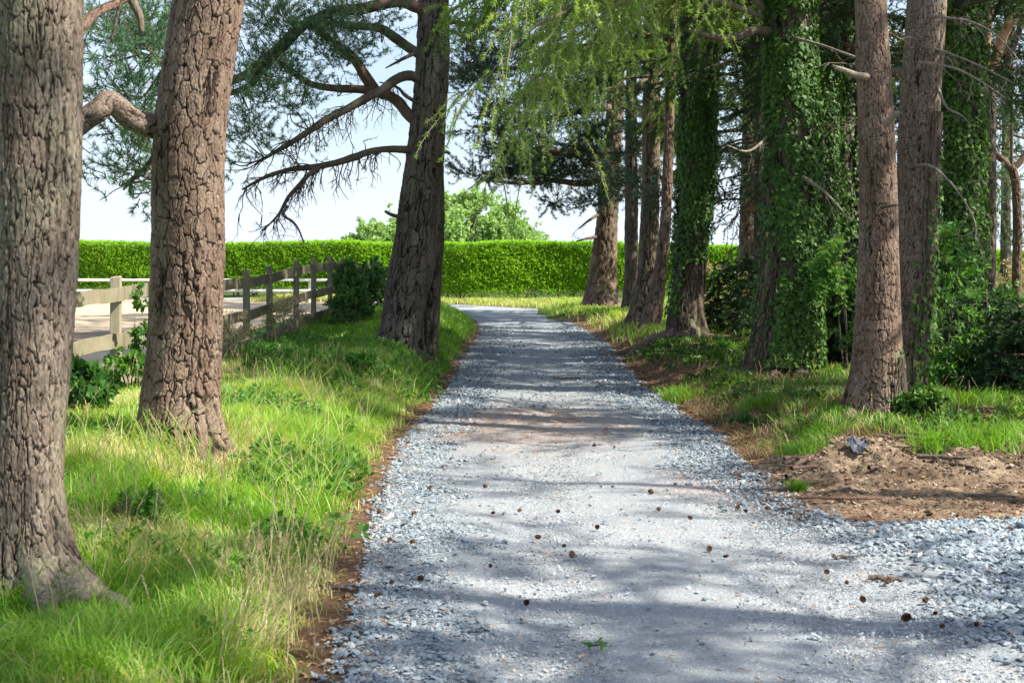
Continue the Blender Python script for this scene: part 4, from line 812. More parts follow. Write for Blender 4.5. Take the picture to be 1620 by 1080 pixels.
# drooping spray groups that hang right over the drive
acc = Acc(); r = rng(44); st = dict(STY['larch']); st.pop('ls')
limbs = [([(1215,20,18.9),(1120,-60,18),(1020,-70,17),(940,-30,16.4),(885,40,16),(850,130,15.8)], 34), ([(1215,-40,18.9),(1120,-80,17.6),(1000,-60,16.4),(910,10,15.8),(835,50,15.4),(765,130,15.2)], 26),
         ([(1215,30,18.9),(1130,0,18.4),(1040,-10,17.8),(960,20,17.4),(900,70,17.2)], 8), ([(1215,0,18.9),(1150,-30,19.6),(1060,-30,20.2),(980,10,20.6),(930,80,20.8)], 22),
         ([(1230,-20,19),(1180,-60,17.6),(1120,-50,16.6),(1060,0,16.2)], 5), ([(1230,-60,19),(1130,-120,17.6),(1000,-110,16.2),(900,-70,15.2),(850,0,14.8)], 16)]
BRS = []
for q, (pts, n) in enumerate(limbs):
    C = catmull([P(*p) for p in pts], 6); V, Fs = tube(C, np.linspace(.045, .008, len(C)), 8, .1, q); acc.add(V, [(f, 1) for f, _ in Fs], bk=.8, rnd=.5)
    k = r.integers(5, len(C), n); O = C[k]; T = norm(C[k] - C[k - 1])
    D = norm(T * .6 + r.normal(0, .65, (n, 3)) + np.array([-.05, -.1, -.15])); hue = np.clip(r.normal(.7, .25, n), 0, 1)
    foliage(acc, O, D, r.uniform(.5, 1.1, n), r=r, hue=hue, **dict(st, droop=.7))
    Pn = strands(O, D, r.uniform(.5, 1.1, n), 6, .7, r, .04)   # side shoots
    for j in (2, 3, 4):
        foliage(acc, Pn[:, j], norm(D + r.normal(0, .6, (n, 3)) + np.array([0, 0, -.2])), r.uniform(.2, .55, n), r=r, hue=hue, **dict(st, N=8))
acc.build('hanging_sprays', [LARCH, TWIGP], R6['o'], loc=R6['loc'])

def roots(tr, specs, rad, mat, seed):
    """surface roots snaking away from the foot: (azimuth, length)"""
    for q, (az_, L) in enumerate(specs):
        r = rng(seed + q); a = math.radians(az_); d = np.array([math.sin(a), math.cos(a)]); s0 = tr['rad'](tr['zb'] + .1) * .7; n = 14; s = np.linspace(0, 1, n)
        side = np.array([d[1], -d[0]]); w_ = np.cumsum(r.normal(0, .035, n)) * L; xy = np.array(tr['loc'][:2]) + d * (s0 + L * s)[:, None] + side * w_[:, None]
        R_ = rad * (1.25 - s)**1.1 * (1 - .15 * np.sin(s * 9 + q)) + .006; z = ground(xy[:, 0], xy[:, 1]) + R_ * .25 + .12 * np.exp(-s * L / .12) - .03 * s**3 + .012 * np.sin(s * 13 + q)
        acc = Acc(); V, Fs = tube(catmull(np.column_stack([xy, z]), 3), np.interp(np.linspace(0, 1, (n - 1) * 3 + 1), s, R_), 12, .25, seed + q); acc.add(V, Fs, bk=.6, cid=.4); acc.build('root', [mat], tr['o'], True, tr['loc'])
roots(R4, [(235, 1.5), (258, 2.0), (205, .9), (280, 1.2), (120, .9), (180, .6)], .085, BARK['pine'], 700)
roots(R3, [(230, 1.1), (260, 1.0), (200, .8)], .06, BARK['pine'], 710)
roots(R2, [(220, .9), (265, .8)], .06, BARK['pine'], 720)
roots(R6, [(235, 1.1), (265, .9), (205, .8), (160, .7)], .075, BARK['larch'], 730)
roots(R8, [(265, .75), (235, .6), (180, .4)], .055, BARK['pink'], 740)
roots(T2, [(125, 1.0), (150, .7), (200, .5)], .075, BARK['pink'], 750)
roots(T1, [(118, .7), (150, .4)], .07, BARK['grey2'], 760)
roots(T3, [(150, .9), (200, .7), (110, .8)], .08, BARK['grey'], 770)
# ivy
right_side = lambda c0, w_: (lambda th, h: sst(w_, w_ * .7, np.abs((th - c0 + math.pi) % (2 * math.pi) - math.pi)))
ivy(R4, 1.9, 6.8, 20000, 201, lambda th, h: sst(1.5, 2.9, h + (fbm(th * 1.5, h * .2, 77) - .5) * 2.6), .068, .13)
ivy(R4, .9, 2.2, 1500, 211, right_side(math.radians(200), .9), .075, .09)
ivy(R6, .45, 6.2, 38000, 202, lambda th, h: np.clip(right_side(math.radians(-45), 1.45)(th, h) + sst(2.0, 2.8, h) * .9 * right_side(math.radians(-110), 1.3)(th, h) + .08, 0, 1), .064, .09)
ivy(R7, .5, 7, 16000, 203, None, .07, .15, .35)
ivy(R7b, .5, 7, 14000, 204, None, .07, .13, .4)
ivy(R10, .9, 6.4, 17000, 205, None, .064, .13, .45)
ivy(R9, .25, 3.4, 3200, 206, lambda th, h: right_side(math.radians(-30), .95)(th, h) * sst(3.3, 1.6, h) + .25 * right_side(math.radians(-75), .5)(th, h) * sst(2.0, 1.2, h), .065, .06, .5)
ivy(R8, .2, .9, 260, 207, right_side(math.radians(-40), .5), .05, .03, .5)
# bare twigs among the trunks
for q, (t_, h, az_, L) in enumerate([(R10, 3.0, 120, 1.6), (R10, 4.6, 150, 1.8), (R10, 5.2, 200, 1.4), (R7, 3.2, 190, 1.3), (R7, 4.7, 220, 1.5), (R7b, 3.8, 160, 1.4), (R4, 3.4, 240, 1.5), (R4, 4.8, 150, 1.5), (R4, 5.4, 110, 1.6), (R5, 4.5, 100, 1.5), (R5, 5.6, 250, 1.6), (R2, 4.4, 250, 1.5), (R2, 5.8, 130, 1.6), (R1, 4.6, 250, 1.4), (R1, 6, 100, 1.5), (R11, 4.6, 120, 1.5), (R11, 5.2, 240, 1.4), (R11, 3.9, 200, 1.), (R12, 3.6, 60, 1.4), (R8, 4.0, 40, .9), (R9, 4.1, 330, .9), (R6, 4.4, 120, 1.6), (R6, 3.6, 155, 1.4)]):
    bare_branch(t_, h, az_, L, .012, TWIG if q % 3 else TWIGP, 300 + q, .1, twigs=7)
acc = Acc(); blobs(acc, [(1600,140,28.5,28,30,40),(1612,200,28.5,20,30,26),(1600,30,28.5,40,20,40),(1540,20,28.5,30,20,26)], 'pinef', 14, None, 1.); acc.build('crown', [PINE, TWIG], R11['o'], loc=R11['loc'])
acc = Acc(); blobs(acc, [(1600,300,32.5,26,26,30),(1585,350,32.5,20,20,20),(1612,390,32.5,16,30,26),(1590,230,32.5,30,22,30),(1575,330,33,12,34,12)], 'pinef', 15, None, 1.); acc.build('crown', [PINE, TWIG], R12['o'], loc=R12['loc'])
# rusty dead spray hanging under the dark spruce
# ------------------------------------------------ woodland behind
def spruce(label, X_, Y_, H, h0, Rb, nb, seed, mat=SPRUCE, rad=.16, sc=1.3, spm=9, group=None, rise=0, sag=.25):
    zb = gz(X_, Y_); px = CX + X_ / Y_ * F; rp = rad / Y_ * F
    zt = zb + H; ol = [(HZ - (z - CH) / Y_ * F, px - rp * k, px + rp * k) for z, k in ((zb, 1), (zb + H * .5, .7))]
    t = tree('spruce_tree', label, Y_, ol, zt, 'grey', 40, .08, seed, group, flare=.2, depth=.01)
    crown(t, 'crown', mat, 'spruce', zb + h0, zt - .1, nb, Rb, .25, rise, sag, seed + 500, spm, sc=sc); return t
SP1 = spruce('dark spruce hanging low behind between two ivy clad trunks', 5.4, 31, 9, 2.6, 2.0, 60, 61, sc=1.5)
spruce('tall dark spruce deep in the wood behind the massive larch', 9.4, 38, 12, 2.2, 2.8, 60, 62, sc=1.8, spm=7)
spruce('tall dark spruce deep in the wood near the right edge', 14.6, 42, 13, 4.2, 3.0, 60, 63, sc=1.8, spm=7)
spruce('dark spruce behind the ivy trunk at right', 9.6, 29, 11, 4.6, 2.2, 46, 64, sc=1.6)
acc = Acc(); blobs(acc, [(1150,335,30.2,9,24,16),(1156,350,30.2,6,12,8)], 'spruce', 16, None); acc.build('dead_spray', [RUST, TWIG], SP1['o'], loc=SP1['loc'])
def sapling(label, px, py, Y_, H, R, seed, nb=26):
    X_ = (px - CX) / F * Y_; zb = gz(X_, Y_); o = thing('spruce_sapling', label, 'young tree', (X_, Y_, zb)); r = rng(seed); acc = Acc()
    V, Fs = tube(np.array([(X_, Y_, zb - .05), (X_ + .03, Y_, zb + H * .5), (X_, Y_, zb + H)]), [.03, .02, .006], 8); acc.add(V, Fs, bk=.7, cid=.5); acc.build('stem', [TWIG], o, True, (X_, Y_, zb))
    tr = dict(o=o, loc=(X_, Y_, zb), at=lambda h: np.array([X_, Y_, h]))
    crown(tr, 'foliage', SPRUCE, 'spruce', zb + .08, zb + H - .05, nb, R, .12, .25, .2, seed, 16, sc=.75)
sapling('dark young spruce on the verge between ivy foot and massive larch', 1165, 540, 27, 1.5, .9, 71, 44)
sapling('small dark spruce right behind the massive larch', 1330, 585, 20.0, 1.4, .6, 72, 40)
sapling('dark young spruce in front of the ivy trunk at right', 1560, 600, 17, 1.15, .9, 73, 40)
sapling('dark young spruce at the right edge of the view', 1632, 600, 16, 1.05, .8, 74, 36)
sapling('dark spruce sapling half hidden between the near pine and larch', 1345, 580, 20, 1.9, .7, 75, 44)

def leafy_plant(name, label, px, Y_, H, W, n, seed, mat=BROAD, style='broad', cat='shrub', D_=None, leaf=(.10, .05), base=None, zf=(.15, 1.), stems_n=7, ls=(.15, .45), twm=None, droop=.3, per=5):
    X_ = (px - CX) / F * Y_; zb = gz(X_, Y_) if base is None else base; o = thing(name, label, cat, (X_, Y_, zb)); r = rng(seed); loc = (X_, Y_, zb)
    acc = Acc(); tips = []
    for q in range(stems_n):
        a = r.uniform(0, 6.28); d = np.array([math.cos(a) * W * r.uniform(.2, .8), math.sin(a) * (D_ or W) * r.uniform(.2, .8), H * r.uniform(.7, 1)])
        b = np.array(loc) + np.array([math.cos(a), math.sin(a), 0]) * .06; C = catmull([b - [0, 0, .05], b + d * .4 + r.normal(0, .04, 3), b + d], 6)
        V, Fs = tube(C, np.linspace(.012, .004, len(C)), 5); acc.add(V, Fs, bk=.7, cid=.5); tips.append(C)
    acc.build('stems', [twm or TWIG], o, True, loc)
    u = norm(r.normal(0, 1, (n, 3))) * r.uniform(.3, 1, (n, 1))**.5; K = max(5, n // 14); cc = norm(r.normal(0, 1, (K, 3))) * r.uniform(.35, 1, (K, 1))**.5; k = r.integers(0, K, n)
    u = cc[k] + r.normal(0, .17, (n, 3)); zc = (zf[0] + (zf[1] - zf[0]) * .5) * H; zs = (zf[1] - zf[0]) * .5 * H
    O = np.array(loc) + np.stack([u[:, 0] * W, u[:, 1] * (D_ or W), zc + u[:, 2] * zs], 1); O[:, 2] = np.maximum(O[:, 2], zb + .03)
    D = norm(u + r.normal(0, .5, (n, 3)) + np.array([0, 0, .1])); acc = Acc(); st = dict(STY[style]); st.pop('ls'); st['droop'] = droop; st['per'] = per
    if style == 'broad': st['nl'], st['nw'] = leaf
    foliage(acc, O, D, r.uniform(*ls, n), r=r, hue=np.clip(hsh(k, k * 5, seed) * .7 + r.uniform(0, .3, n), 0, 1), **st)
    acc.build('leaves', [mat, twm or TWIG], o, loc=loc); return o
leafy_plant('ash_sapling', 'bright green ash sapling between the massive larch and near pine', 1345, 18.2, 1.9, .24, 120, 81, BROAD, leaf=(.09, .03), zf=(.35, 1.05))
leafy_plant('ash_sapling', 'bright green leafy ash shrub right behind the ivy sided pine', 1480, 16.5, 1.6, .34, 220, 82, BROAD, leaf=(.09, .03), zf=(.1, 1.1))
leafy_plant('holly_bush', 'dense green bush under the ivy trunk at right', 1530, 18.5, 1.0, .6, 240, 83, BUSH, leaf=(.08, .045))
leafy_plant('holly_bush', 'dark bush in the far shade at the right edge', 1610, 21, .9, .8, 260, 84, BUSH, leaf=(.08, .045))
leafy_plant('bramble_bush', 'dark bramble clump low between larch and near pine', 1318, 20.8, .7, .4, 150, 85, BUSH, leaf=(.07, .045))
leafy_plant('dry_shrub', 'bare straw coloured scrub far behind the ivy foot', 1140, 36, 1.2, .9, 260, 86, STRAW, leaf=(.07, .02))
leafy_plant('dry_shrub', 'straw coloured scrub behind the slim pine at right', 1580, 34, 1.5, 1.6, 380, 87, STRAW, leaf=(.09, .025))
leafy_plant('bramble_bush', 'dark bramble bush smothering the end of the wooden fence', 572, 29.8, 1.1, .42, 340, 88, BUSH, leaf=(.07, .05), D_=1.2, ls=(.1,.25))
leafy_plant('bramble_bush', 'low bramble spilling from the fence towards the twin pine', 556, 27, .55, .3, 240, 89, BUSH, leaf=(.07, .05), D_=1.0, ls=(.1,.25))
leafy_plant('dry_weeds', 'straw coloured dead weeds growing against the fence posts', 455, 22.6, .7, .16, 110, 90, STRAW, leaf=(.05, .010), D_=.8, ls=(.12,.32), twm=TWIGP)
leafy_plant('dry_weeds', 'pale dry weeds growing through the lower fence rails', 372, 20.2, .4, .25, 80, 91, STRAW, leaf=(.05, .012), D_=.5, twm=TWIGP)
leafy_plant('nettle_plant', 'tall green weed beside the pale front fence post', 224, 15.0, 1.0, .05, 36, 92, BROAD, leaf=(.055, .03), ls=(.04, .10), stems_n=3)
leafy_plant('nettle_plant', 'leafy weed at the foot of the front fence post', 208, 15.0, .4, .22, 60, 93, BROAD, leaf=(.06, .035), ls=(.06, .16))
leafy_plant('dock_plant', 'dark large leaved weed between first trunk and fence post', 122, 12.6, .4, .16, 50, 94, BUSH, leaf=(.10, .065), ls=(.08, .2))
leafy_plant('nettle_patch', 'low green nettles on the bank beyond the plated pine', 440, 18.6, .25, .5, 300, 95, BROAD, leaf=(.055, .03), D_=1.2, ls=(.08, .2), zf=(.05, 1))
leafy_plant('nettle_patch', 'low green nettles on the bank before the twin pine', 530, 17.5, .22, .6, 360, 96, BROAD, leaf=(.055, .03), D_=1.3, ls=(.08, .2), zf=(.05, 1))
leafy_plant('broadleaf_weed', 'small bright leafed weed in the grass below the plated pine', 225, 8.2, .2, .10, 12, 97, BROAD, leaf=(.07, .028), ls=(.05, .10))
leafy_plant('small_weed', 'dark green clover clump on the bare bank near larch foot', 1195, 14.6, .1, .2, 60, 98, BUSH, leaf=(.05, .03), ls=(.05, .12))
leafy_plant('small_weed', 'low leafy weed at the foot of the ivy sided pine', 1450, 13.7, .25, .22, 90, 99, IVY, leaf=(.06, .05), ls=(.05, .12))
# yellow flowers
fl = leafy_plant('yellow_wildflower', 'small yellow flowers in the grass left of the massive larch', 1145, 21.5, .25, .22, 40, 100, BROAD, leaf=(.06, .02), ls=(.05, .14))
r = rng(5)
for q in range(14):
    acc = Acc(); c = np.array([r.normal(0, .16), r.normal(0, .2), r.uniform(.18, .32)]); t_ = np.linspace(0, 6.28, 6, endpoint=False); V = np.vstack([c[None] - [0, 0, .006], c + np.stack([np.cos(t_) * .02, np.sin(t_) * .02, np.zeros(6) + .004], 1)])
    acc.add(V, [(np.array([[0, 1 + k, 1 + (k + 1) % 6] for k in range(6)]), 0)], rnd=r.random()); acc.build('flower', [YELLOW], fl)
# sprig lying on the drive
X_, Y_ = road_pt(942, 1028); r = rng(6); acc = Acc(); O = np.zeros((5, 3)) + [0, 0, .02]; D = norm(np.array([(math.cos(q * 1.3), math.sin(q * 1.3), .15) for q in range(5)]))
foliage(acc, O, D, np.full(5, .06), 4, 0., 3, .022, .012, .6, r, leaf=True, cheap=False); o = acc.build('leaf_sprig', [BROAD, TWIG]); o.location = (X_, Y_, gz(X_, Y_)); tag(o, 'small yellow green sprig lying on the near gravel', 'sprig')

# ------------------------------------------------ trees beside the camera that throw the dappled shade
def side_tree(label, X_, Y_, H, h0, L0, nb, seed, spm=7, style='pine', mat=PINED, sc=1.8):
    zb = gz(X_, Y_); px = CX + X_ / Y_ * F; rp = .2 / Y_ * F; ol = [(HZ - (z - CH) / Y_ * F, px - rp * k, px + rp * k) for z, k in ((zb, 1), (zb + H * .5, .75))]
    t = tree('pine_tree', label, Y_, ol, zb + H, 'pine', 48, .1, seed, 'pines beside the camera', flare=.25)
    crown(t, 'crown', mat, style, zb + h0, zb + H - .2, nb, L0, 1., .25, .1, seed + 9, spm, sc=sc)
side_tree('pine beside the yard just outside the right edge of the view', 8.8, 4.4, 15, 7.0, 2.8, 30, 401, 8)
side_tree('pine close beside the camera outside the right edge of the view', 5.8, 2.6, 13.5, 7.0, 2.0, 26, 407, 8)
side_tree('second pine beside the yard outside the right edge of the view', 11.5, 1.8, 16, 8, 2.8, 28, 402, 7)
side_tree('pine at the back of the yard outside the right edge of the view', 12.0, 7.6, 15, 8.0, 2.4, 16, 403, 6)
side_tree('pine at the edge of the wood outside the right edge of the view', 9.6, 13.0, 15, 6.0, 2.8, 34, 404, 9)
side_tree('pine in the wood outside the right edge of the view', 12.5, 19, 16, 5, 3.4, 36, 405, 8)
side_tree('pine deep in the wood outside the right edge of the view', 14.5, 26, 16, 5, 3.6, 36, 406, 8)

# ------------------------------------------------ far broadleaf trees beyond the hedge
def far_tree(label, px, Y_, H, W, n, seed, mat=BROADF):
    X_ = (px - CX) / F * Y_; zb = float(zr(Y_)); o = thing('broadleaf_tree', label, 'tree', (X_, Y_, zb)); loc = (X_, Y_, zb); r = rng(seed)
    acc = Acc(); V, Fs = tube(catmull([(X_, Y_, zb - .2), (X_ + .1, Y_, zb + H * .3), (X_, Y_, zb + H * .6)], 5), np.linspace(.22, .1, 11), 10, .1); acc.add(V, Fs, bk=.7, cid=.5)
    K = n // 40; cc = norm(r.normal(0, 1, (K, 3))) * r.uniform(.45, 1, (K, 1))**.6; C0 = np.array([X_, Y_, zb + H * .62]); cw = C0 + cc * [W, W, H * .40]
    for c in cw[::3]:
        V, Fs = tube(catmull([np.array([X_, Y_, zb + H * .35]), (np.array([X_, Y_, zb + H * .45]) + c) / 2 + r.normal(0, .1, 3), c], 4), np.linspace(.08, .015, 9), 5); acc.add(V, Fs, bk=.7, cid=.5)
    acc.build('trunk', [BARK['grey']], o, True, loc)
    k = r.integers(0, K, n); O = cw[k] + r.normal(0, 1, (n, 3)) * [.32, .32, .22]; D = norm(cc[k] + r.normal(0, .5, (n, 3))); acc = Acc()
    st = dict(STY['broad']); st.pop('ls'); st.update(nl=.2, nw=.13, per=4, N=5)
    foliage(acc, O, D, r.uniform(.3, .7, n), r=r, hue=np.clip(hsh(k, k * 7, seed) * .7 + r.uniform(0, .3, n), 0, 1), cheap=False, **st); acc.build('crown', [mat, TWIG], o, loc=loc)
far_tree('small round green tree beyond the hedge left of the twin pine', 598, 72, 3.6, 1.1, 900, 501)
far_tree('broad round green tree beyond the hedge right of the twin pine', 738, 76, 5.3, 2.7, 2600, 502)
far_tree('low bluish green tree at the right end of the far tree group', 795, 84, 4.3, 1.7, 900, 503)
far_tree('low green tree beyond the hedge behind the twin pine', 660, 80, 4.0, 1.8, 1200, 504)

# ------------------------------------------------ hedge
HY = 55.0
def htop(x): return np.interp(x, [-25, 3, 8, 20, 30], [2.97, 2.92, 2.80, 2.62, 2.6]) + (vn(x * .45, x * 0, 3) - .5) * .13 + (vn(x * 3, x * 0, 4) - .5) * .04
hx = np.arange(-26, 27, .25); o = thing('hedge', 'long tall clipped bright green conifer hedge across the far end', 'hedge', (0, HY, float(zr(HY)))); loc = (0, HY, float(zr(HY)))
zs = np.linspace(.25, 1, 9); prof = [(HY + .12 + .1 * (1 - s_), s_) for s_ in zs] + [(HY + 1.6, 1.), (HY + 1.7, .2)]
zg = ground(hx, np.full(len(hx), HY)); tp = htop(hx) - .08
V = np.array([[(x_, p_[0] + .1 * math.sin(x_ * 1.3), zg[i_] + (tp[i_] - zg[i_]) * p_[1]) for p_ in prof] for i_, x_ in enumerate(hx)]).reshape(-1, 3); n_ = len(prof); i = np.arange(len(hx) - 1)[:, None] * n_; j = np.arange(n_ - 1)[None]
Fq = np.stack([i + j, i + n_ + j, i + n_ + j + 1, i + j + 1], -1).reshape(-1, 4)
m, nt = new_mat('hedge_inner'); finish(nt, ramp(nt, [(.3,(.05,.11,.015)),(.7,(.11,.22,.025))], noise_o(nt, 9, 5)), .9, noise_o(nt, 14, 4), .05)
mesh_np('inner_branches', V, [(Fq, 0)], [m], o, None, True, loc)
r = rng(77); n = 72000; x = r.uniform(-25, 25, n); fz = r.uniform(0, 1, n)
zgb = np.interp(x, hx, zg); tpx = htop(x); z = zgb + .12 + (tpx - zgb - .12) * fz
bot = sst(0, .16, fz); m = r.uniform(0, 1, n) < (.25 + .75 * bot * sst(.2, .5, fbm(x * .9, fz * 3, 5) + bot * .4)); x, z, fz = x[m], z[m], fz[m]; n = len(x)
bump = (fbm(x * 1.1 + z * .5, z * 1.6, 9) - .5) * .16 + (fbm(x * 4 + z * 3, z * 4, 19) - .5) * .08
O = np.stack([x, HY + .06 - bump + .12 * (1 - fz) + .1 * np.sin(x * 1.3) + r.normal(0, .02, n), z], 1)
D = norm(np.stack([r.normal(.25, .35, n), -.55 + r.normal(0, .25, n), .5 + r.normal(0, .35, n)], 1)); hue = np.clip(fbm(x * .25, z * .6, 29) * .8 + r.normal(.1, .16, n) + .6 * sst(.66, .78, fbm(x * .5 + 3, z * .9, 39, 4)), 0, 1)
n2 = 12000; x2 = r.uniform(-25, 25, n2); O2 = np.stack([x2, HY + r.uniform(0, 1.65, n2), htop(x2) - .05 + r.normal(0, .02, n2)], 1); D2 = norm(np.stack([r.normal(0, .4, n2), r.normal(-.1, .4, n2), np.ones(n2)], 1))
acc = Acc(); 
for O_, D_, h_ in ((O, D, hue), (O2, D2, np.clip(r.normal(.75, .15, n2), 0, 1))):
    foliage(acc, O_, D_, r.uniform(.06, .15, len(O_)), 3, .1, 5, .055, .026, .9, r, tw=(.004, .002), flat=0, leaf=True, cheap=False, hue=h_)
acc.build('foliage', [HEDGE, TWIG], o, loc=loc)
acc = Acc()
for q in range(120):
    x_ = r.uniform(-24, 24); V, Fs = tube(np.array([(x_, HY + .25, loc[2] - .1), (x_ + r.normal(0, .05), HY + .2, loc[2] + .25), (x_ + r.normal(0, .2), HY + .15, loc[2] + .55)]), [.04, .03, .02], 6); acc.add(V, Fs, bk=.6, cid=.5)
b_ = acc.build('stems', [TWIG], o, True, loc); b_['kind'] = 'stuff'

# ================================================================== FENCES
def wood_mat(name, a, b, c):
    m, nt = new_mat(name); n1 = noise_o(nt, 3, 5); n2 = noise_o(nt, 30, 5, (1, 1, .12)); n3 = noise_o(nt, 9, 4)
    col = ramp(nt, [(.3, a), (.5, b), (.72, c)], mathn(nt, 'ADD', mathn(nt, 'MULTIPLY', n1, .5), mathn(nt, 'MULTIPLY', n2, .5)))
    finish(nt, mixc(nt, ramp(nt, [(.55,(0,0,0)),(.7,(.5,.5,.5))], n3), col, (.2,.24,.12)), .85, n2, .006, spec=.15); return m
W_PALE = wood_mat('fence_wood_pale', (.21,.165,.11), (.34,.28,.195), (.44,.385,.29)); W_GREY = wood_mat('fence_wood_weathered_shaded', (.10,.085,.055), (.20,.175,.12), (.29,.26,.19))  # the weathered wood is also darkened for the shade over the far fence
W_RAIL = wood_mat('fence_rail_wood', (.14,.115,.07), (.245,.21,.14), (.35,.31,.215)); m, nt = new_mat('white_rail'); finish(nt, ramp(nt, [(.3,(.62,.60,.55)),(.7,(.8,.79,.75))], noise_o(nt, 8, 4)), .6); W_WHITE = m
def board(acc, a, b, h, t, r, n=9, nrm=None):
    a = np.array(a, float); b = np.array(b, float); s = np.linspace(0, 1, n)[:, None]; d = norm(b - a); N = norm(np.cross(d, [0, 0, 1.])) if nrm is None else nrm
    C = a + (b - a) * s + np.array([0, 0, 1.]) * (np.sin(s * 3.14) * r.normal(0, .012) + r.normal(0, .003, (n, 1))); hh = h / 2 * (1 + r.normal(0, .03, (n, 1))); U = np.array([0, 0, 1.])
    V = np.stack([C + N * t / 2 + U * hh, C - N * t / 2 + U * hh, C - N * t / 2 - U * hh, C + N * t / 2 - U * hh], 1).reshape(-1, 3)
    i = np.arange(n - 1)[:, None] * 4; j = np.arange(4)[None]; k = (j + 1) % 4; Fq = np.stack([i + j, i + k, i + 4 + k, i + 4 + j], -1).reshape(-1, 4)
    acc.add(V, [(Fq, 0), (np.array([[3, 2, 1, 0], [n * 4 - 4, n * 4 - 3, n * 4 - 2, n * 4 - 1]]), 0)], bk=1.)
def post(X_, Y_, z0, z1, w_, mat, parent, loc, r, lean=0., name='post', yaw=.1):
    bev = .008; n = 8; hw = w_ / 2; pts = []
    for sx, sy in ((1, 1), (-1, 1), (-1, -1), (1, -1)):
        p1 = (sx * hw, sy * (hw - bev)); p2 = (sx * (hw - bev), sy * hw); pts += [p1, p2] if sx * sy > 0 else [p2, p1]
    pts = np.array(pts); ca, sa = math.cos(yaw), math.sin(yaw); pts = pts @ np.array([[ca, sa], [-sa, ca]])
    zs = np.concatenate([np.linspace(z0 - .3, z1 - .015, 7), [z1]]); V = []
    for q, z in enumerate(zs):
        k = 1 + r.normal(0, .012); k = k * (.86 if q == 7 else 1); V.append(np.column_stack([X_ + lean * (z - z0) + pts[:, 0] * k, Y_ + pts[:, 1] * k, np.full(8, z) + (pts[:, 0] * .1 if q >= 6 else 0)]))
    V = np.vstack(V); i = np.arange(7)[:, None] * 8; j = np.arange(8)[None]; kk = (j + 1) % 8; Fq = np.stack([i + j, i + kk, i + 8 + kk, i + 8 + j], -1).reshape(-1, 4)
    return mesh_np(name, V, [(Fq, 0), (np.array([[56 + q for q in range(8)]]), 0)], [mat], parent, None, False, loc)
r = rng(55)
PY = [11.8, 13.6, 15.4, 17.2, 19.3, 21.6, 23.2, 25.4, 27.1, 29.0, 30.6, 32.2, 34.2, 36.1]
TOP = np.interp(PY, [11.8, 15.4, 21.6, 23.2, 25.4, 27.1, 29, 30.6, 32.2, 36.1], [1.52, 1.62, 1.725, 1.8, 1.92, 1.985, 2.05, 2.02, 2.0, 1.95])
fence = thing('wooden_fence', 'weathered post and rail fence along the paddock on the left', 'fence', (FEN(15.4), 15.4, gz(FEN(15.4), 15.4))); fl_ = (FEN(15.4), 15.4, gz(FEN(15.4), 15.4))
for q, (yy, tp_) in enumerate(zip(PY, TOP)):
    xx = FEN(yy); post(xx, yy, gz(xx, yy), tp_, .112 if q < 4 else .10, W_PALE if q in (2, 3) else W_GREY, fence, fl_, r, r.normal(0, .012))
    if q < len(PY) - 1:
        x2_, y2_, t2 = FEN(PY[q + 1]), PY[q + 1], TOP[q + 1]
        for dz_ in (.19, .68, 1.1):
            ac = Acc(); board(ac, (xx + .072, yy + .03, tp_ - dz_), (x2_ + .072, y2_ - .03 + .04 * (q % 2), t2 - dz_), .15, .03, r); ac.build('rail', [W_RAIL if q < 5 else W_GREY], fence, loc=fl_)
gp = thing('fence_post', 'pale split post standing alone right of the twin pine', 'post', (*P(687, 0, 36)[:2], gz(P(687, 0, 36)[0], 36))); l_ = tuple(gp.location)
post(l_[0], l_[1], l_[2], CH + (HZ - 438) / F * 36, .15, W_PALE, gp, l_, r, name='shaft'); post(l_[0] - .15, l_[1] + .2, l_[2], CH + (HZ - 447) / F * 36, .12, W_PALE, gp, l_, r, name='side_shaft')
wf = thing('white_rail_fence', 'low white rail fence around the sandy arena before the hedge', 'fence', (-12, 48, gz(-12, 48))); l_ = tuple(wf.location); zt = CH - 2 / F * 48
xs_ = np.arange(-17.8, -4.4, 2.2)
for q, x_ in enumerate(xs_):
    yy = 48 + (x_ + 12) * -.03; post(x_, yy, gz(x_, yy), zt + .02, .09, W_WHITE, wf, l_, r, name='post')
for dz_ in (.02, .38):
    for q in range(len(xs_) - 1):
        C = np.array([(xs_[q] + .01, 47.93 - (xs_[q] + 12) * .03, zt - dz_), (xs_[q + 1] - .01, 47.93 - (xs_[q + 1] + 12) * .03, zt - dz_)]); V, Fs = tube(C, .045, 8); ac = Acc(); ac.add(V, Fs); ac.build('rail', [W_WHITE], wf, True, l_)

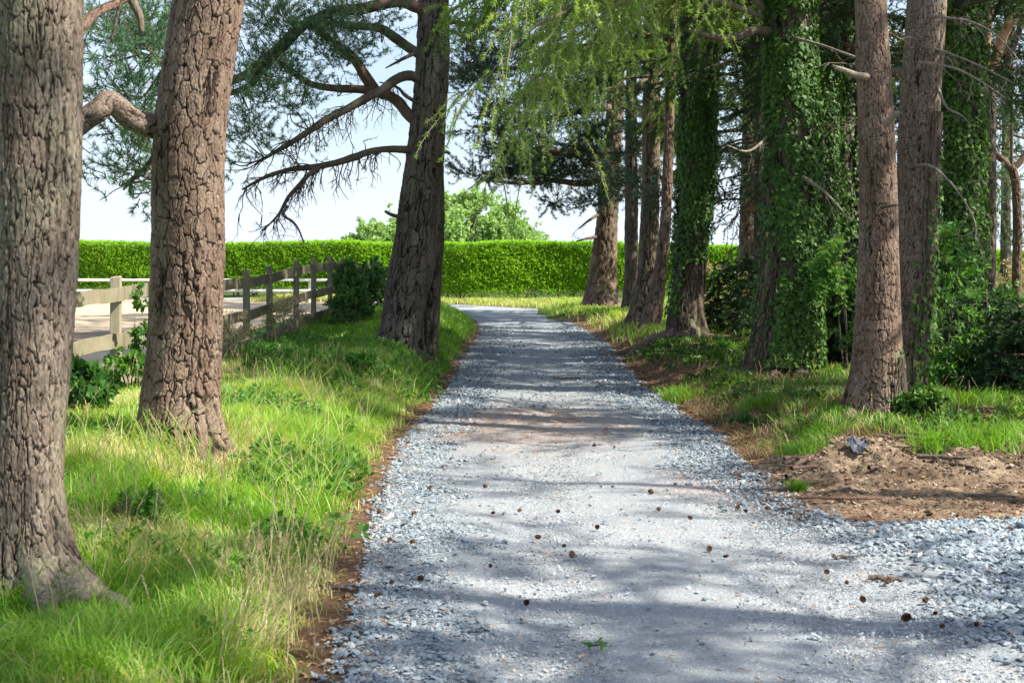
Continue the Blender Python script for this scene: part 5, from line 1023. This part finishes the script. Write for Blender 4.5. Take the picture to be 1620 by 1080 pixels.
# ================================================================== GRASS
def blades(name, label, x, y, h, w_, hue, seed, lean=.5, mat=GRASS, z=None, clump=2.2):
    r = rng(seed); n = len(x); z = ground(x, y) - .01 if z is None else z
    ca = fbm(x * clump, y * clump, 91, 2) * 14; a = ca + r.normal(0, .9, n); ln = lean * r.uniform(.15, 1.5, n) * (.5 + fbm(x * 3, y * 3, 93, 2))
    d = np.stack([np.cos(a), np.sin(a), np.zeros(n)], 1); f = a + 1.57 + r.normal(0, .6, n); s = np.stack([np.cos(f), np.sin(f), np.zeros(n)], 1) * (w_ / 2)[:, None]
    B = np.stack([x, y, z], 1); h = h[:, None]; ln = ln[:, None]; U = np.array([0, 0, 1.])
    M1 = B + U * h * .5 + d * h * ln * .28; M2 = B + U * h * .82 + d * h * ln * .72; T = B + U * h * (1 - .18 * np.clip(ln, 0, 1.4)) + d * h * ln * 1.25
    V = np.stack([B - s, B + s, M1 + s * .9, M1 - s * .9, M2 + s * .6, M2 - s * .6, T], 1).reshape(-1, 3); i = np.arange(n)[:, None] * 7
    o = mesh_np(name, V, [(i + np.array([[0, 1, 2, 3]]), 0), (i + np.array([[3, 2, 4, 5]]), 0), (i + np.array([[5, 4, 6]]), 0)], [mat], None, {'rnd': np.repeat(np.clip(hue, 0, 1), 7)}, True)
    tag(o, label, 'grass', kind='stuff'); return o
r = rng(66)
def sc2(n, x0, x1, y0, y1, fn, p=1.3):
    x = r.uniform(x0, x1, n); y = y0 + (y1 - y0) * r.uniform(0, 1, n)**p; k = fn(x, y) * inframe(x, y, .6); m = r.uniform(0, 1, n) < k; return x[m], y[m]
def left_d(x, y):
    sd = road_sd(x, y); return (x < np.interp(y, [5, 30, 48], [.5, .8, 0])) * sst(.12, .42, sd + (fbm(x * 4, y * 4, 15) - .5) * .35) * (.45 + .55 * sst(.3, .5, fbm(x * 2.5, y * 2.5, 16)))
x, y = sc2(330000, -6.2, -.6, 4.8, 21, lambda x, y: left_d(x, y) * sst(-1.0, -.2, x - FEN(np.maximum(y, 11))), 1.25)
hn = fbm(x * 1.1, y * 1.1, 23, 3); sd = road_sd(x, y)
nt2 = np.exp(-((x + 2.3) / .7)**2 - ((y - 10.4) / .9)**2) + .6 * np.exp(-((x + 1.8) / .6)**2 - ((y - 21.6) / 1.5)**2); h = .9 * (1 - .55 * sst(2.0, .5, x - FEN(y)) * (y > 12)) * (1 - .5 * nt2.clip(0, 1)) * (.07 + .26 * hn * sst(0, .9, sd)) * r.uniform(.55, 1.35, len(x)) * (1 - .35 * sst(9, 7, y) * sst(-1.2, -2, x)); dry = fbm(x * .9 + 4, y * .9, 24, 3)
hue = .30 + .45 * nt2 * (r.random(len(x)) < .8) + .30 * fbm(x * 2, y * 2, 27) + .55 * sst(.5, .72, dry) * (r.random(len(x)) < .6) + .12 * (hsh(x * 3, y * 3) - .5) + .25 * (r.random(len(x)) < .08) + .15 * sst(9, 13, y) + r.normal(0, .09, len(x)) + .3 * sst(.5, .15, sd) * (r.random(len(x)) < .5)  # yellower past the near bank: its sunlit stretch is put into the blade colour
blades('grass', 'tall lush grass on the bank left of the drive', x, y, h, .0035 + .0032 * r.random(len(x)) + .00012 * y, hue, 1, .75)
x, y = sc2(120000, -6.2, .3, 21, 48, lambda x, y: left_d(x, y) * sst(-1.2, -.2, x - FEN(np.minimum(y, 40))), 1.1)
blades('grass', 'shaded grass on the far bank around the twin pine', x, y, (1 - .5 * sst(1.6, .4, x - FEN(y))) * (.08 + .17 * fbm(x, y, 23)) * r.uniform(.6, 1.4, len(x)), .009 + .008 * r.random(len(x)), .2 + .35 * fbm(x * 1.5, y * 1.5, 28) + .4 * (r.random(len(x)) < .1) + r.normal(0, .1, len(x)), 2, .6)
def right_d(x, y):
    sd = road_sd(x, y); so = poly_sd(SOILC, x, y); return (x > .8) * sst(.15, .75, sd + (fbm(x * 3, y * 3, 17) - .5) * .6) * sst(-.02, .18, so) * (.05 + .95 * sst(.54, .70, fbm(x * 1.7, y * 1.7, 18, 3) + .12 * sst(3.4, 5, x))) * (1 - .75 * sst(.5, .2, np.abs(sd - .5)) * (y < 40))
x, y = sc2(200000, 1, 9, 10.8, 27, right_d, 1.1)
hue = .06 + .35 * fbm(x * 2, y * 2, 37) + .65 * (r.random(len(x)) < .22) + r.normal(0, .09, len(x))
blades('grass', 'patchy short grass on the wood edge right of the drive', x, y, (.05 + .20 * fbm(x * 1.2, y * 1.2, 38)**1.3) * r.uniform(.5, 1.4, len(x)), .005 + .005 * r.random(len(x)) + .0001 * y, hue, 3, .9)
x, y = sc2(90000, 0, 19, 27, 55, lambda x, y: (x > .8) * sst(.1, .6, road_sd(x, y)) * (.3 + .7 * sst(.35, .55, fbm(x * .9, y * .9, 19))), 1.0)
blades('grass', 'dry sunlit grass strip in front of the hedge on the right', x, y, (.08 + .16 * fbm(x, y, 39)) * r.uniform(.6, 1.4, len(x)), .014 + .012 * r.random(len(x)), .45 + .4 * fbm(x * .8, y * .8, 47) + r.normal(0, .15, len(x)), 4, .7)
x, y = sc2(16000, -9, 3, 48, 55, lambda x, y: (road_sd(x, y) > .1) * 1., 1.0)
blades('grass', 'dry straw coloured grass at the foot of the hedge beyond the bend', x, y, (.08 + .14 * fbm(x, y, 39)) * r.uniform(.6, 1.4, len(x)), .02 + .012 * r.random(len(x)), .7 + .25 * r.random(len(x)), 5, .7)
x, y = sc2(26000, -12, -4, 12, 26, lambda x, y: sst(2.6, 1.4, FEN(y) - x) * (FEN(y) - x > .1) * .9, 1.0)
blades('grass', 'rough grass just inside the paddock behind the fence', x, y, .5 * (.1 + .2 * fbm(x, y, 49)) * r.uniform(.6, 1.4, len(x)), .010 + .006 * r.random(len(x)), .5 + .35 * r.random(len(x)), 6, .7)
n = 16000; x = r.uniform(-5, -1.1, n); y = 5 + 15 * r.uniform(0, 1, n)**1.2; m = (r.random(n) < left_d(x, y) * sst(.35, .6, fbm(x * 1.3, y * 1.3, 83, 3))) & (x > FEN(np.maximum(y, 11)) + 1.6 * (y > 12)) & inframe(x, y); x, y = x[m], y[m]
blades('long_grass', 'long unruly grass blades rising over the left bank', x, y, r.uniform(.2, .42, len(x)) * (.75 + .4 * sst(8, 10, y)), .004 + .004 * r.random(len(x)), .25 + .7 * r.random(len(x))**1.6, 9, 1.15, clump=.9)
def outside(x, y): return (~inframe(x, y, .5)) * (road_sd(x, y) > .2)
n = 90000; x = r.uniform(-13, -1.5, n); y = r.uniform(1.5, 20, n); m = (r.random(n) < outside(x, y)); x, y = x[m], y[m]
blades('grass', 'rough grass of the field outside the left edge of the view', x, y, (.08 + .2 * fbm(x, y, 23)) * r.uniform(.6, 1.4, len(x)), .011 + .007 * r.random(len(x)), .3 + .5 * fbm(x * 1.5, y * 1.5, 28) + r.normal(0, .1, len(x)), 10, .7)
n = 60000; x = r.uniform(3.5, 15, n); y = r.uniform(10.5, 30, n); m = (r.random(n) < outside(x, y) * (poly_sd(SOILC, x, y) > 0) * .8); x, y = x[m], y[m]
blades('grass', 'wood floor grass outside the right edge of the view', x, y, (.06 + .16 * fbm(x, y, 23)) * r.uniform(.6, 1.4, len(x)), .011 + .007 * r.random(len(x)), .15 + .5 * fbm(x * 1.5, y * 1.5, 28) + r.normal(0, .1, len(x)), 11, .7)
# dense local tussocks
TUS = [(1064,640,.16,.2),(1265,722,.1,.13),(1330,665,.12,.15),(1490,705,.14,.2),(1575,705,.2,.22),(1290,700,.14,.14),(1200,650,.15,.15),(1455,640,.2,.15),(1545,640,.22,.16),(1250,775,.05,.08),(1365,655,.14,.2),(1160,610,.2,.14)]
xs_, ys_, hs_ = [], [], []
for (px, py, sp_, hh_) in TUS:
    X_, Y_, _z = gpt(px, py); n = 420; xs_.append(X_ + r.normal(0, sp_, n)); ys_.append(Y_ + r.normal(0, sp_ * 1.1, n)); hs_.append(hh_ * r.uniform(.5, 1.3, n))
x, y, h = map(np.concatenate, (xs_, ys_, hs_)); m = (road_sd(x, y) > .03); x, y, h = x[m], y[m], h[m]
blades('grass', 'bright green tussocks around the bare soil on the right', x, y, h, .005 + .004 * r.random(len(x)), .2 + .3 * r.random(len(x)), 7, 1.1)
# dry matted grass on right bank
x, y = sc2(60000, 1.2, 5.5, 10.3, 20, lambda x, y: sst(.05, .25, road_sd(x, y)) * sst(2.6, .5, road_sd(x, y)) * sst(-.1, .15, poly_sd(SOILC, x, y)) * .8, 1.1)
blades('dry_grass', 'brown matted dead grass hanging over the right bank', x, y, .10 * r.uniform(.4, 1.3, len(x)), .004 + .004 * r.random(len(x)), r.uniform(0, 1, len(x)), 8, 1.8, leaf_mat('dead_grass', [(0,(.13,.08,.045)),(.5,(.24,.16,.09)),(.9,(.36,.28,.16)),(1,(.2,.26,.08))], .2))
def weeds(name, label, x, y, seed, mat, leaf, hgt, per=4):
    r = rng(seed); n = len(x); O = np.stack([x, y, ground(x, y)], 1); D = norm(np.stack([r.normal(0, .5, n), r.normal(0, .5, n), np.ones(n)], 1)); acc = Acc()
    foliage(acc, O, D, hgt * r.uniform(.5, 1.3, n), 4, .25, per, leaf[0], leaf[1], .35, r, tw=(.003, .0015), leaf=True, wig=.08, hue=np.clip(fbm(x * 2, y * 2, seed) + r.normal(0, .15, n), 0, 1))
    o = acc.build(name, [mat, TWIG]); tag(o, label, 'weeds', kind='stuff')
x, y = sc2(30000, -5, -.8, 8, 24, lambda x, y: left_d(x, y) * sst(.56, .66, fbm(x * .8 + 7, y * .55, 85, 3)) * .45, 1.1)
weeds('low_weeds', 'low broad leaved weeds mixed into the grass of the left bank', x, y, 801, BROAD, (.06, .035), .2)
x, y = sc2(5000, -4, -1, 5.2, 9, lambda x, y: left_d(x, y) * sst(.5, .6, fbm(x * 1.5 + 3, y * 1.5, 86, 3)) * .16, 1.1)
weeds('low_weeds', 'scattered small leafed weeds in the near left grass', x, y, 802, BROAD, (.05, .022), .18)
x, y = sc2(30000, 1.8, 9, 12.5, 26, lambda x, y: sst(.3, .8, road_sd(x, y)) * (poly_sd(SOILC, x, y) > .1) * sst(.5, .62, fbm(x * 1.1 + 5, y * 1.1, 87, 3)) * .35, 1.1)
weeds('ivy_ground_cover', 'dark ivy and weeds creeping over the floor of the wood', x, y, 803, IVY, (.05, .04), .12)
# seed stalks
def stalks(name, label, x, y, h, seed):
    r = rng(seed); n = len(x); z = ground(x, y); O = np.stack([x, y, z], 1); D = norm(np.stack([r.normal(.12, .2, n), r.normal(0, .15, n), np.ones(n)], 1)); Pn = strands(O, D, h, 8, .22, r, .02)
    V, Fq = stems(Pn, .0026, .0014); acc = Acc(); acc.add(V, [(Fq, 0)], rnd=.6 + .4 * r.random())
    hd = Pn[:, -1]; T = norm(Pn[:, -1] - Pn[:, -2]); Hp = hd[:, None] + T[:, None] * (np.linspace(-.4, .6, 5)[None, :, None] * .09); V, Ff = needles(Hp, 7, .014, .006, 1.6, r, 0); acc.add(V, [(Ff, 0)], rnd=np.repeat(r.uniform(.5, 1, len(V) // 3), 3))
    o = acc.build(name, [STRAW]); tag(o, label, 'grass', kind='stuff')
n = 75; x = r.normal(-1.05, .16, n); y = r.normal(6.6, .5, n); m = road_sd(x, y) > .15; stalks('seed_stalks', 'tall straw coloured seed stalks beside the near edge of the drive', x[m], y[m], r.uniform(.3, .6, m.sum()), 1)
n = 420; x = r.uniform(-4, -1, n); y = r.uniform(5.5, 20, n); m = (road_sd(x, y) > .35) & (x > FEN(y)); stalks('seed_stalks', 'scattered thin seed stalks over the left bank', x[m], y[m], r.uniform(.28, .55, m.sum()), 2)
n = 200; x = r.uniform(2.5, 8, n); y = r.uniform(12.8, 22, n); m = (road_sd(x, y) > .6) & (poly_sd(SOILC, x, y) > .2); stalks('seed_stalks', 'scattered thin seed stalks at the wood edge', x[m], y[m], r.uniform(.2, .4, m.sum()), 3)
